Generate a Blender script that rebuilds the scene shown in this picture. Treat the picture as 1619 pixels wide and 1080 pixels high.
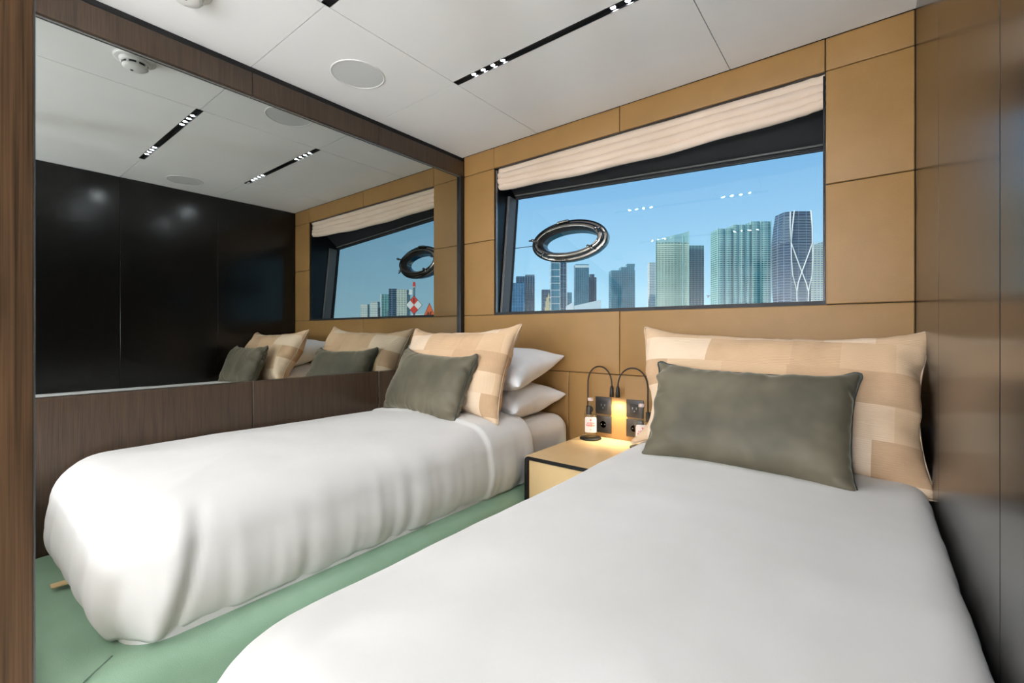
import bpy, bmesh, math, random
import numpy as np
from mathutils import Vector, Matrix, noise
R = math.radians
PI = math.pi
scene = bpy.context.scene
C = scene.collection
for o in list(bpy.data.objects):
    bpy.data.objects.remove(o, do_unlink=True)

# ------------------------------------------------------------------ camera
cam_d = bpy.data.cameras.new('camera')
cam = bpy.data.objects.new('camera', cam_d)
C.objects.link(cam)
cam.location = (0, 0, 1.0)
cam.rotation_euler = (R(90), 0, R(38.1))
cam_d.sensor_width = 36
cam_d.lens = 36 * 716.5 / 1619
cam_d.shift_y = -14.3 / 1619
cam_d.clip_start = 0.02
cam_d.clip_end = 6000
scene.camera = cam

# ------------------------------------------------------------------ sky, sun, exposure
world = bpy.data.worlds.new('sky')
scene.world = world
world.use_nodes = True
wn = world.node_tree
wn.nodes.clear()
w_out = wn.nodes.new('ShaderNodeOutputWorld')
w_bg = wn.nodes.new('ShaderNodeBackground')
w_tc = wn.nodes.new('ShaderNodeTexCoord')
w_sep = wn.nodes.new('ShaderNodeSeparateXYZ')
w_ramp = wn.nodes.new('ShaderNodeValToRGB')
wn.links.new(w_tc.outputs['Generated'], w_sep.inputs[0])
wn.links.new(w_sep.outputs['Z'], w_ramp.inputs[0])
wn.links.new(w_ramp.outputs[0], w_bg.inputs[0])
wn.links.new(w_bg.outputs[0], w_out.inputs[0])
cr = w_ramp.color_ramp
cr.elements[0].position = 0.0
cr.elements[0].color = (0.50, 0.79, 0.93, 1)
cr.elements[1].position = 0.75
cr.elements[1].color = (0.11, 0.30, 0.62, 1)
e = cr.elements.new(0.12); e.color = (0.38, 0.69, 0.90, 1)
e = cr.elements.new(0.33); e.color = (0.22, 0.49, 0.80, 1)
w_bg.inputs[1].default_value = 1.12

sun_d = bpy.data.lights.new('sun', 'SUN')
sun = bpy.data.objects.new('sun', sun_d)
C.objects.link(sun)
sun_d.energy = 4.0
sun_d.color = (1, 0.93, 0.82)
sun_d.angle = R(0.6)
sun.rotation_euler = Vector((0.45, 0.72, -0.53)).to_track_quat('-Z', 'Y').to_euler()

scene.view_settings.view_transform = 'Standard'
scene.view_settings.look = 'None'
scene.view_settings.gamma = 1
scene.view_settings.use_curve_mapping = False
scene.view_settings.exposure = 0.0

LED = 620.0        # radiance of one ceiling LED lens
FILL_GLOBE = 202.0     # radiance of an unseen globe added as fill light behind the camera

# ------------------------------------------------------------------ dimensions (metres)
XL, XM, XR = -2.101, -2.120, 0.1355     # left fascia, mirror glass, right wall
YW, YB = 2.165, -2.40                   # window wall, rear wall
ZC = 2.158                              # ceiling
XS1, XS2 = -1.5085, -0.433              # ends of the light strips
YJ = [-2.40, -1.726, -1.081, -0.436, 0.209, 0.854, 1.499, 2.165]

# ------------------------------------------------------------------ material helpers
def S(r, g, b):
    f = lambda c: (c / 255 / 12.92) if c / 255 <= 0.04045 else ((c / 255 + 0.055) / 1.055) ** 2.4
    return (f(r), f(g), f(b), 1)

class Mt:
    def __init__(s, name):
        s.m = bpy.data.materials.new(name)
        s.m.use_nodes = True
        s.t = s.m.node_tree
        s.b = s.t.nodes['Principled BSDF']
        s.o = s.t.nodes['Material Output']
    def n(s, k, **kw):
        x = s.t.nodes.new('ShaderNode' + k)
        for a, v in kw.items():
            if hasattr(x, a):
                setattr(x, a, v)
        return x
    def l(s, a, b):
        s.t.links.new(a, b)
    def set(s, **kw):
        for k, v in kw.items():
            s.b.inputs[k.replace('_', ' ')].default_value = v
        return s
    def coords(s, scale=(1, 1, 1), which='Object'):
        tc = s.n('TexCoord'); mp = s.n('Mapping')
        mp.inputs['Scale'].default_value = scale
        s.l(tc.outputs[which], mp.inputs[0])
        return mp.outputs[0]
    def noise(s, vec, scale, detail=3, rough=0.5):
        x = s.n('TexNoise')
        x.inputs['Scale'].default_value = scale
        x.inputs['Detail'].default_value = detail
        x.inputs['Roughness'].default_value = rough
        s.l(vec, x.inputs['Vector'])
        return x.outputs['Fac']
    def ramp(s, fac, stops, interp='LINEAR'):
        x = s.n('ValToRGB')
        r = x.color_ramp
        r.interpolation = interp
        while len(r.elements) < len(stops):
            r.elements.new(0.5)
        for e, (p, c) in zip(r.elements, stops):
            e.position = p; e.color = c
        s.l(fac, x.inputs[0])
        return x.outputs[0]
    def bump(s, fac, strength, dist=0.01):
        x = s.n('Bump')
        x.inputs['Strength'].default_value = strength
        x.inputs['Distance'].default_value = dist
        s.l(fac, x.inputs['Height'])
        s.l(x.outputs[0], s.b.inputs['Normal'])

def plain(name, col, rough=0.5, metal=0.0, spec=0.5, var=0.06, nscale=40, bump=0.0):
    m = Mt(name)
    v = m.coords()
    f = m.noise(v, nscale)
    lo = tuple(c * (1 - var) for c in col[:3]) + (1,)
    hi = tuple(min(1, c * (1 + var)) for c in col[:3]) + (1,)
    m.l(m.ramp(f, [(0.3, lo), (0.7, hi)]), m.b.inputs['Base Color'])
    m.set(Roughness=rough, Metallic=metal)
    m.b.inputs['Specular IOR Level'].default_value = spec
    if bump:
        m.bump(f, bump, 0.002)
    return m.m

def wood(name, dark, light, rough=0.25, spec=0.5, grain=700, coat=0.0, relief=0.08):
    """fine vertical grain, lacquered"""
    m = Mt(name)
    v = m.coords((1, 1, 0.012))
    f = m.noise(v, grain, 2, 0.6)
    v2 = m.coords((1, 1, 0.05))
    f2 = m.noise(v2, 60, 3, 0.5)
    mx = m.n('MixRGB'); mx.inputs[0].default_value = 0.35
    m.l(f, mx.inputs[1]); m.l(f2, mx.inputs[2])
    m.l(m.ramp(mx.outputs[0], [(0.36, dark), (0.62, light)]), m.b.inputs['Base Color'])
    m.set(Roughness=rough)
    m.b.inputs['Specular IOR Level'].default_value = spec
    m.b.inputs['Coat Weight'].default_value = coat
    m.b.inputs['Coat Roughness'].default_value = 0.12
    m.bump(mx.outputs[0], relief, 0.0006)
    return m.m

def emit(name, col, strength):
    m = Mt(name)
    m.t.nodes.remove(m.b)
    em = m.n('Emission')
    em.inputs[0].default_value = col
    em.inputs[1].default_value = strength
    m.l(em.outputs[0], m.o.inputs[0])
    return m.m

def pane_glass(name, tint, ior=1.5, extra=0.0):
    m = Mt(name)
    m.t.nodes.remove(m.b)
    tr = m.n('BsdfTransparent'); tr.inputs[0].default_value = tint
    gl = m.n('BsdfGlossy'); gl.inputs['Roughness'].default_value = 0.0
    f0 = ((ior - 1) / (ior + 1)) ** 2
    lw = m.n('LayerWeight'); lw.inputs['Blend'].default_value = 0.5
    pw = m.n('Math'); pw.operation = 'POWER'; m.l(lw.outputs['Facing'], pw.inputs[0]); pw.inputs[1].default_value = 5
    ma = m.n('Math'); ma.operation = 'MULTIPLY_ADD'; m.l(pw.outputs[0], ma.inputs[0])
    ma.inputs[1].default_value = 1 - f0; ma.inputs[2].default_value = f0
    mx = m.n('MixShader')
    m.l(ma.outputs[0], mx.inputs[0])
    m.l(tr.outputs[0], mx.inputs[1]); m.l(gl.outputs[0], mx.inputs[2])
    m.l(mx.outputs[0], m.o.inputs[0])
    return m.m

M = {}
# ceiling vinyl: off white with a fine woven relief
m = Mt('ceiling_vinyl'); v = m.coords()
f = m.noise(v, 420, 2); f2 = m.noise(v, 3, 2)
m.l(m.ramp(f2, [(0.3, S(243, 242, 238)), (0.7, S(246, 245, 241))]), m.b.inputs['Base Color'])
m.set(Roughness=0.75); m.bump(f, 0.25, 0.001); M['ceiling'] = m.m
# tan leather
def leather(name, a, b, rough, bs=0.35):
    m = Mt(name); v = m.coords()
    vo = m.n('TexVoronoi'); vo.inputs['Scale'].default_value = 420; m.l(v, vo.inputs['Vector'])
    f2 = m.noise(v, 9, 4)
    m.l(m.ramp(f2, [(0.3, a), (0.7, b)]), m.b.inputs['Base Color'])
    m.set(Roughness=rough); m.b.inputs['Specular IOR Level'].default_value = 0.4
    m.bump(vo.outputs['Distance'], bs, 0.0012)
    return m.m
M['tan'] = leather('tan_leather', S(150, 113, 64), S(156, 118, 68), 0.42)
M['tan_light'] = leather('tan_laminate', S(222, 188, 136), S(227, 194, 143), 0.35, 0.1)
M['green'] = leather('sage_leather', S(140, 170, 142), S(149, 179, 151), 0.38, 0.3)
M['black'] = plain('black_lacquer', S(14, 14, 15), 0.35)
M['black_matte'] = plain('black_fabric', S(34, 34, 36), 0.6, bump=0.2, nscale=600)
M['gap'] = plain('dark_gap', S(10, 9, 9), 0.8)
M['dark_wood'] = wood('dark_wood', S(40, 30, 20), S(70, 53, 38), 0.28, 0.5)
M['right_wood'] = wood('black_wood', S(11, 10, 9), S(20, 17, 14), 0.20, 0.5, relief=0.012)
M['brown_wood'] = wood('brown_wood', S(56, 40, 25), S(104, 78, 54), 0.32, 0.5, 420)
M['white_plastic'] = plain('white_plastic', S(232, 230, 224), 0.35, var=0.02)
M['grille'] = plain('white_grille', S(216, 217, 214), 0.6, var=0.03, nscale=900, bump=0.4)
M['grey_plastic'] = plain('dark_slot', S(40, 40, 40), 0.5)
M['socket'] = plain('black_socket', S(40, 36, 33), 0.38)
M['rubber'] = plain('black_rubber', S(20, 18, 17), 0.5)
M['alu'] = plain('brushed_aluminium', S(150, 150, 150), 0.35, 0.9)
M['grey_frame'] = plain('grey_window_frame', S(104, 103, 101), 0.38)
M['chrome'] = plain('polished_steel', S(150, 146, 142), 0.14, 1.0)
M['chrome_dark'] = plain('dark_gasket', S(38, 36, 34), 0.4)
M['floor'] = plain('carpet', S(190, 182, 170), 0.9, bump=0.5, nscale=500)
M['cream'] = plain('cream_wall', S(238, 235, 228), 0.6, var=0.02)
# mirror
m = Mt('smoked_mirror'); m.t.nodes.remove(m.b)
g = m.n('BsdfGlossy'); g.inputs['Roughness'].default_value = 0.0
g.inputs['Color'].default_value = (0.50, 0.525, 0.505, 1)
m.l(g.outputs[0], m.o.inputs[0]); M['mirror'] = m.m
M['glass'] = pane_glass('window_glass', (0.955, 0.975, 0.985, 1))
M['bottle'] = pane_glass('bottle_glass', (0.955, 0.97, 0.955, 1), 1.5)
# white linen
def linen(name, a, b, sc=900):
    m = Mt(name); v = m.coords()
    f = m.noise(v, sc, 2); f2 = m.noise(v, 6, 3)
    m.l(m.ramp(f2, [(0.3, a), (0.7, b)]), m.b.inputs['Base Color'])
    m.set(Roughness=0.85)
    m.b.inputs['Sheen Weight'].default_value = 0.15
    m.b.inputs['Specular IOR Level'].default_value = 0.2
    m.bump(f, 0.15, 0.0006)
    return m.m
M['linen'] = linen('white_linen', S(219, 215, 208), S(225, 221, 215))
M['pillow_white'] = linen('white_cotton', S(236, 235, 233), S(241, 240, 239))
M['blind'] = linen('blind_cloth', S(226, 203, 180), S(232, 211, 190), 700)
# velvet
def velvet(name, dark, mid, light):
    m = Mt(name); v = m.coords()
    f = m.noise(v, 4.5, 3, 0.55)
    m.l(m.ramp(f, [(0.30, dark), (0.5, mid), (0.72, light)]), m.b.inputs['Base Color'])
    m.set(Roughness=0.55)
    m.b.inputs['Specular IOR Level'].default_value = 0.25
    m.b.inputs['Sheen Weight'].default_value = 0.9
    m.b.inputs['Sheen Roughness'].default_value = 0.35
    m.b.inputs['Sheen Tint'].default_value = S(196, 188, 164)
    f2 = m.noise(v, 500, 2); m.bump(f2, 0.12, 0.0006)
    return m.m
M['velvet'] = velvet('olive_velvet', S(70, 67, 55), S(90, 84, 68), S(110, 102, 84))
# patchwork weave
m = Mt('patchwork_weave')
tc = m.n('TexCoord'); mp = m.n('Mapping'); m.l(tc.outputs['Object'], mp.inputs[0])
mp.inputs['Location'].default_value = (0.03, 0.02, 0)
sp = m.n('SeparateXYZ'); m.l(mp.outputs[0], sp.inputs[0]); cb = m.n('CombineXYZ')
m.l(sp.outputs['X'], cb.inputs['X']); m.l(sp.outputs['Y'], cb.inputs['Y'])
bk = m.n('TexBrick'); m.l(cb.outputs[0], bk.inputs['Vector'])
bk.inputs['Scale'].default_value = 1.0
bk.inputs['Brick Width'].default_value = 0.13
bk.inputs['Row Height'].default_value = 0.10
bk.inputs['Mortar Size'].default_value = 0.0
bk.inputs['Color1'].default_value = (0, 0, 0, 1)
bk.inputs['Color2'].default_value = (1, 1, 1, 1)
bk.offset = 0.37; bk.squash = 1.5; bk.squash_frequency = 3
nn = m.noise(mp.outputs[0], 14, 3)
ad = m.n('MixRGB'); ad.blend_type = 'ADD'; ad.inputs[0].default_value = 0.25
m.l(bk.outputs['Color'], ad.inputs[1]); m.l(nn, ad.inputs[2])
m.l(m.ramp(ad.outputs[0], [(0.08, S(184, 150, 117)), (0.3, S(206, 172, 136)), (0.75, S(216, 185, 150)), (1.05, S(228, 203, 174))]), m.b.inputs['Base Color'])
wv = m.n('TexWave'); wv.bands_direction = 'Y'; wv.inputs['Scale'].default_value = 55; wv.inputs['Distortion'].default_value = 1.2
wv.inputs['Detail'].default_value = 2; wv.inputs['Detail Scale'].default_value = 6
m.l(mp.outputs[0], wv.inputs['Vector'])
m.set(Roughness=0.85); m.b.inputs['Specular IOR Level'].default_value = 0.15
m.bump(wv.outputs['Fac'], 0.35, 0.0016)
M['patch'] = m.m

# ------------------------------------------------------------------ mesh helpers
def mesh_obj(name, verts, faces, mat, parent=None, smooth=False, mats=None):
    me = bpy.data.meshes.new(name)
    me.from_pydata([tuple(map(float, p)) for p in verts], [], faces)
    me.validate(); me.update()
    if smooth:
        me.polygons.foreach_set('use_smooth', [True] * len(me.polygons))
    if mat is not None:
        me.materials.append(mat)
    o = bpy.data.objects.new(name, me)
    C.objects.link(o)
    if parent is not None:
        o.parent = parent
    return o

def bm_obj(name, bm, mat, parent=None, smooth=False, recalc=True):
    if recalc:
        bmesh.ops.recalc_face_normals(bm, faces=bm.faces[:])
    me = bpy.data.meshes.new(name)
    bm.to_mesh(me); bm.free()
    if smooth:
        me.polygons.foreach_set('use_smooth', [True] * len(me.polygons))
    if mat is not None:
        me.materials.append(mat)
    o = bpy.data.objects.new(name, me)
    C.objects.link(o)
    if parent is not None:
        o.parent = parent
    return o

def box_bm(bm, lo, hi, mat=None):
    x0, y0, z0 = lo; x1, y1, z1 = hi
    vs = [bm.verts.new(p) for p in ((x0, y0, z0), (x1, y0, z0), (x1, y1, z0), (x0, y1, z0), (x0, y0, z1), (x1, y0, z1), (x1, y1, z1), (x0, y1, z1))]
    if mat is not None:
        for v in vs:
            v.co = mat @ v.co
    for f in ((0, 3, 2, 1), (4, 5, 6, 7), (0, 1, 5, 4), (1, 2, 6, 5), (2, 3, 7, 6), (3, 0, 4, 7)):
        bm.faces.new([vs[i] for i in f])
    return vs

def box(name, lo, hi, mat, parent=None, bevel=0.0, seg=2):
    bm = bmesh.new()
    box_bm(bm, lo, hi)
    if bevel:
        bmesh.ops.bevel(bm, geom=bm.edges[:], offset=bevel, segments=seg, profile=0.6, affect='EDGES')
    return bm_obj(name, bm, mat, parent, smooth=False)

def frame_of(d):
    d = Vector(d).normalized()
    a = Vector((0, 0, 1)) if abs(d.z) < 0.9 else Vector((1, 0, 0))
    u = d.cross(a).normalized()
    return u, d.cross(u).normalized()

def tube_bm(bm, pts, rad, n=10, cap=True):
    rings = []
    pts = [Vector(p) for p in pts]
    u = None
    for i, p in enumerate(pts):
        d = (pts[min(i + 1, len(pts) - 1)] - pts[max(i - 1, 0)]).normalized()
        if u is None:
            u, w = frame_of(d)
        else:
            u = (u - d * u.dot(d)).normalized(); w = d.cross(u)
        r = rad[i] if isinstance(rad, (list, tuple)) else rad
        rings.append([bm.verts.new(p + (u * math.cos(2 * PI * k / n) + w * math.sin(2 * PI * k / n)) * r) for k in range(n)])
    for a, b in zip(rings, rings[1:]):
        for k in range(n):
            bm.faces.new((a[k], a[(k + 1) % n], b[(k + 1) % n], b[k]))
    if cap:
        bm.faces.new(rings[0][::-1]); bm.faces.new(rings[-1])

def tube(name, pts, rad, mat, parent=None, n=10):
    bm = bmesh.new(); tube_bm(bm, pts, rad, n)
    return bm_obj(name, bm, mat, parent, smooth=True)

def lathe(name, prof, mat, parent=None, n=32, loc=(0, 0, 0), smooth=True, flip=False):
    """prof: list of (radius, z); radius 0 closes"""
    bm = bmesh.new(); rings = []
    for r, z in prof:
        if r < 1e-6:
            rings.append([bm.verts.new((loc[0], loc[1], loc[2] + z))])
        else:
            rings.append([bm.verts.new((loc[0] + r * math.cos(2 * PI * k / n), loc[1] + r * math.sin(2 * PI * k / n), loc[2] + z)) for k in range(n)])
    for a, b in zip(rings, rings[1:]):
        for k in range(n):
            k2 = (k + 1) % n
            if len(a) == 1 and len(b) == 1: continue
            if len(a) == 1: bm.faces.new((a[0], b[k], b[k2]))
            elif len(b) == 1: bm.faces.new((a[k], a[k2], b[0]))
            else: bm.faces.new((a[k], a[k2], b[k2], b[k]))
    o = bm_obj(name, bm, mat, parent, smooth=smooth)
    return o

def empty(name, loc=(0, 0, 0), label=None, cat=None, group=None):
    o = bpy.data.objects.new(name, None)
    C.objects.link(o); o.location = loc
    o.empty_display_size = 0.1
    if label: tag(o, label, cat, group)
    return o

def tag(o, label, cat, group=None):
    o['label'] = label; o['category'] = cat
    if group: o['group'] = group
    return o

def struct(o):
    o['kind'] = 'structure'
    return o

def under(child, parent):
    """parent keeping world position (parents are unrotated empties)"""
    child.parent = parent
    child.matrix_parent_inverse = parent.matrix_basis.inverted()
    return child

def autosmooth(o, ang=40):
    me = o.data
    bm = bmesh.new(); bm.from_mesh(me)
    for f in bm.faces: f.smooth = True
    for ed in bm.edges:
        if len(ed.link_faces) == 2:
            ed.smooth = ed.calc_face_angle(0) < R(ang)
    bm.to_mesh(me); bm.free()
    return o

# ================================================================== ROOM SHELL
T = 0.06
fl = struct(box('floor', (XL - 0.1, YB - T, -T), (XR + 0.1, YW + 0.03, 0.0), M['floor']))
bw = struct(box('wall_rear', (XL - 0.1, YB - T, 0), (XR + 0.1, YB, ZC), M['cream']))

# ceiling: dark backing with vinyl panels proud of it
ce = struct(box('ceiling', (XL - 0.1, YB - T, ZC + 0.006), (XR + 0.1, YW + 0.06, ZC + 0.06), M['gap']))
G = 0.0016
def cpanel(x0, x1, y0, y1):
    box('ceiling_panel', (x0 + G, y0 + G, ZC), (x1 - G, y1 - G, ZC + 0.010), M['ceiling'], ce)
SW = 0.016   # half width of a light strip
for i in range(len(YJ) - 1):
    y0, y1 = YJ[i], YJ[i + 1]
    strip_lo = y0 in YJ[5:7]; strip_hi = y1 in YJ[5:7]
    a = y0; b = y1
    cpanel(XL - 0.02, XS1, a, b)
    if i == len(YJ) - 2:
        cpanel(XS1, -0.476, a + SW, b); cpanel(-0.476, XR + 0.01, a + SW if False else a, b)
        continue
    a2 = a + (SW if strip_lo else 0); b2 = b - (SW if strip_hi else 0)
    cpanel(XS1, XS2, a2, b2)
    cpanel(XS2 - 2 * G, XR + 0.01, a, b)

# LED strips recessed in the joints
M['led'] = emit('led_lens', (0.93, 0.98, 1.07, 1), LED)
def strip(y, label):
    t = empty('recessed_light_strip', (XS1, y, ZC), label, 'ceiling light', 'black ceiling light strips')
    bm = bmesh.new()
    # channel open downwards
    x0, x1 = XS1 + 0.001, XS2 - 0.001; w = SW - 0.001; zt = ZC + 0.012; zb = ZC - 0.001
    box_bm(bm, (x0, y - w, zt - 0.003), (x1, y + w, zt))
    box_bm(bm, (x0, y - w, zb), (x1, y - w + 0.0025, zt)); box_bm(bm, (x0, y + w - 0.0025, zb), (x1, y + w, zt))
    box_bm(bm, (x0, y - w, zb), (x0 + 0.0025, y + w, zt)); box_bm(bm, (x1 - 0.0025, y - w, zb), (x1, y + w, zt))
    under(bm_obj('channel', bm, M['black']), t)
    xc = (XS1 + XS2) / 2
    for s in (-1, 1):
        for k in range(4):
            x = xc + s * (0.255 + k * 0.056)
            bz = under(lathe('lens_ring', [(0.0095, 0.0), (0.0122, -0.002), (0.0128, 0.0), (0.0122, 0.004)], M['black'], n=16, loc=(x, y, ZC + 0.0045)), t)
            le = lathe('lens', [(0.0, -0.0010), (0.0070, -0.0006), (0.0095, 0.0008)], M['led'], n=16, loc=(x, y, ZC + 0.0040))
            under(le, bz)
    return t
strip(YJ[6], 'black recessed ceiling light strip with lit spots nearest the window')
strip(YJ[5], 'black recessed ceiling light strip in the next joint away from the window')

def speaker(x, y, label):
    t = empty('ceiling_speaker', (x, y, ZC), label, 'speaker', 'round ceiling speakers')
    under(lathe('rim', [(0.116, 0.0), (0.116, -0.003), (0.112, -0.004), (0.109, -0.002), (0.109, 0.0)], M['white_plastic'], n=64, loc=(x, y, ZC)), t)
    under(lathe('grille', [(0.109, -0.0015), (0.08, -0.0022), (0.0, -0.0026)], M['grille'], n=64, loc=(x, y, ZC)), t)
speaker(-1.80, 1.175, 'round white flush ceiling speaker beside the mirror wall')
speaker(-0.150, 1.180, 'round white flush ceiling speaker beside the black panelled wall')

# smoke detector
sx, sy = -1.80, 0.525
t = empty('smoke_detector', (sx, sy, ZC), 'round white smoke detector on the ceiling above the mirror', 'smoke detector')
under(lathe('base_plate', [(0.072, 0.0), (0.072, -0.006), (0.066, -0.009), (0.056, -0.010), (0.0, -0.010)], M['white_plastic'], n=48, loc=(sx, sy, ZC)), t)
under(lathe('body', [(0.054, -0.009), (0.052, -0.020), (0.047, -0.024), (0.042, -0.024)], M['white_plastic'], n=48, loc=(sx, sy, ZC)), t)
under(lathe('slot_band', [(0.040, -0.022), (0.040, -0.034)], M['grey_plastic'], n=48, loc=(sx, sy, ZC)), t)
for k in range(8):
    a = 2 * PI * k / 8
    bm = bmesh.new()
    box_bm(bm, (0.038, -0.004, -0.036), (0.0455, 0.004, -0.022), Matrix.Translation((sx, sy, ZC)) @ Matrix.Rotation(a, 4, 'Z'))
    under(bm_obj('vane', bm, M['white_plastic']), t)
under(lathe('cap', [(0.044, -0.033), (0.043, -0.038), (0.034, -0.044), (0.014, -0.046), (0.0, -0.046)], M['white_plastic'], n=48, loc=(sx, sy, ZC)), t)
under(lathe('indicator', [(0.006, -0.0452), (0.005, -0.048), (0.0, -0.0482)], M['grey_plastic'], n=16, loc=(sx + 0.012, sy - 0.008, ZC)), t)

# ---------------------------------------------------------------- left wall (mirror wall)
ZL = 0.787        # top of the lower panels = mirror bottom
ZT = 2.030        # mirror top
wl = struct(box('wall_left', (XL - 0.12, YB, 0), (XL - 0.045, YW + 0.03, ZC + 0.006), M['gap']))
YLP = [-0.436, 0.854, 1.499, YW]
for i in range(3):
    y0, y1 = YLP[i], YLP[i + 1]
    box('fascia_panel', (XL - 0.05, y0 + 0.0015, ZT), (XL, y1 - 0.0015, ZC - 0.030), M['dark_wood'], wl, 0.0012, 1)
    box('fascia_top', (XL - 0.05, y0, ZC - 0.0295), (XL - 0.014, y1, ZC + 0.004), M['gap'], wl)
    box('lower_panel', (XL - 0.05, y0 + 0.0015, 0.02), (XL, y1 - 0.0015, ZL), M['dark_wood'], wl, 0.0012, 1)
box('painted_panel', (XL - 0.05, YB, 0.0), (XL, -0.438, ZC - 0.002), M['cream'], wl)
box('end_post', (XL - 0.05, YW - 0.028, ZL), (XL, YW - 0.001, ZT), M['black'], wl)
mi = empty('wall_mirror', (XM, 1.15, ZL), 'large smoked wall mirror set into dark wood along the left bed', 'mirror')
under(box('glass', (XM - 0.006, -0.436, ZL - 0.01), (XM, YW - 0.026, ZT + 0.01), M['mirror']), mi)
M['mirror_edge'] = plain('mirror_edge', S(170, 172, 168), 0.25, 0.6)
under(box('edge_strip', (XM, -0.436, ZT - 0.0045), (XM + 0.0025, YW - 0.028, ZT), M['mirror_edge']), mi)

# ---------------------------------------------------------------- right wall
wr = struct(box('wall_right', (XR + 0.012, YB, 0), (XR + 0.08, YW + 0.03, ZC + 0.006), M['gap']))
for y0, y1 in zip(YJ, YJ[1:]):
    box('wall_panel', (XR, y0 + 0.0008, 0.02), (XR + 0.014, y1 - 0.0008, ZC - 0.004), M['right_wood'] if y0 > -0.5 else M['cream'], wr, 0.0022, 3)

# ---------------------------------------------------------------- door post beside the camera
dp = struct(bpy.data.objects.new('trim_1', None)); C.objects.link(dp)
box('door_post', (-0.625, -0.10, 0.0), (-0.550, 0.0515, ZC - 0.001), M['brown_wood'], dp, 0.0008, 2)
box('light_blocker', (XL + 0.001, -0.10, 0.0), (-1.06, -0.04, 0.57), M['cream'], dp, 0.002, 1)  # unseen, added to keep the rear fill light off the bed foot
box('edge_strip', (-0.552, 0.0516, 0.0), (-0.5497, 0.0526, ZC - 0.001), M['alu'], dp)

# ---------------------------------------------------------------- window wall
XA, XB = -1.842, -0.130     # opening
ZS, ZO = 1.110, 2.028       # sill, top of opening
ww = struct(bpy.data.objects.new('wall_window', None)); C.objects.link(ww)
bm = bmesh.new()
y0, y1 = YW + 0.010, YW + 0.028
box_bm(bm, (XL - 0.05, y0, 0), (XR + 0.05, y1, ZS - 0.004))
box_bm(bm, (XL - 0.05, y0, ZO + 0.004), (XR + 0.05, y1, ZC + 0.01))
box_bm(bm, (XL - 0.05, y0, ZS - 0.004), (XA - 0.004, y1, ZO + 0.004))
box_bm(bm, (XB + 0.004, y0, ZS - 0.004), (XR + 0.05, y1, ZO + 0.004))
bm_obj('backing', bm, M['gap'], ww)
g = 0.0014
def lpanel(x0, x1, z0, z1):
    o = box('leather_panel', (x0 + g, YW, z0 + g), (x1 - g, YW + 0.0125, z1 - g), M['tan'], ww, 0.0045, 3)
    autosmooth(o, 50)
Xmid = -0.998
ZR = 0.783                  # seam under the window row
for x0, x1 in ((XL, XA), (XA, Xmid), (Xmid, XB), (XB, XR)):
    lpanel(x0, x1, ZO, ZC)
for x0, x1 in ((XL, XA), (XB, XR)):
    lpanel(x0, x1, ZS, 1.582); lpanel(x0, x1, 1.582, ZO)
lpanel(XL, Xmid, ZR, ZS); lpanel(Xmid, XR, ZR, ZS)
lpanel(XL, -1.30, 0.02, ZR); lpanel(-1.30, -0.67, 0.02, ZR); lpanel(-0.67, XR, 0.02, ZR)

# window: reveal, frame, glass
win = struct(bpy.data.objects.new('window_1', None)); C.objects.link(win)
# glass corners (inner face)
GLB, GLT = Vector((-1.830, 2.322, 1.105)), Vector((-1.830, 2.404, 1.880))
GRB, GRT = Vector((-0.136, 2.402, 1.105)), Vector((-0.136, 2.474, 1.812))
def quad(name, pts, mat, parent):
    return mesh_obj(name, pts, [(0, 1, 2, 3)], mat, parent)
def slab(name, pts, th, mat, parent):
    n_ = (Vector(pts[1]) - Vector(pts[0])).cross(Vector(pts[2]) - Vector(pts[0])).normalized() * th
    vs = [Vector(p) for p in pts] + [Vector(p) + n_ for p in pts]
    return mesh_obj(name, vs, [(0, 1, 2, 3), (7, 6, 5, 4), (0, 4, 5, 1), (1, 5, 6, 2), (2, 6, 7, 3), (3, 7, 4, 0)], mat, parent)
slab('pane', [GLB, GRB, GRT, GLT], -0.006, M['glass'], win)
# reveals: left, right, soffit, sill
slab('reveal', [(XA, YW + 0.012, ZS), (XA, 2.330, ZS), (XA, 2.425, ZO), (XA, YW + 0.012, ZO)], -0.012, M['black'], win)
slab('reveal', [(XB, YW + 0.012, ZS), (XB, YW + 0.012, ZO), (XB, 2.500, ZO), (XB, 2.412, ZS)], -0.012, M['black'], win)
slab('soffit', [(XA, YW + 0.058, ZO), (XB, YW + 0.058, ZO), (XB, 2.475, 1.815), (XA, 2.405, 1.885)], 0.01, M['black_matte'], win)
slab('soffit_front', [(XA, YW + 0.012, ZO), (XB, YW + 0.012, ZO), (XB, YW + 0.06, ZO), (XA, YW + 0.06, ZO)], 0.01, M['black'], win)
slab('sill', [(XA, YW + 0.012, ZS - 0.004), (XA, 2.42, ZS - 0.004), (XB, 2.50, ZS - 0.004), (XB, YW + 0.012, ZS - 0.004)], -0.02, M['black_matte'], win)
def bar(name, a, b, wx, wy, mat, off=(0, 0, 0), bevel=0.006):
    """rounded bar from a to b"""
    a = Vector(a) + Vector(off); b = Vector(b) + Vector(off)
    d = b - a
    x = Vector((1, 0, 0)) if abs(d.z) > abs(d.x) else Vector((0, 0, 1))
    x = (x - d.normalized() * x.dot(d.normalized())).normalized(); y = d.normalized().cross(x)
    mt = Matrix((x, y, d.normalized())).transposed().to_4x4(); mt.translation = a
    bm = bmesh.new(); box_bm(bm, (-wx / 2, -wy / 2, 0), (wx / 2, wy / 2, d.length))
    bmesh.ops.bevel(bm, geom=[e for e in bm.edges if abs((e.verts[0].co - e.verts[1].co).z) > d.length * 0.9], offset=bevel, segments=3, affect='EDGES')
    for v in bm.verts: v.co = mt @ v.co
    return autosmooth(bm_obj(name, bm, mat, win), 60)
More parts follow.
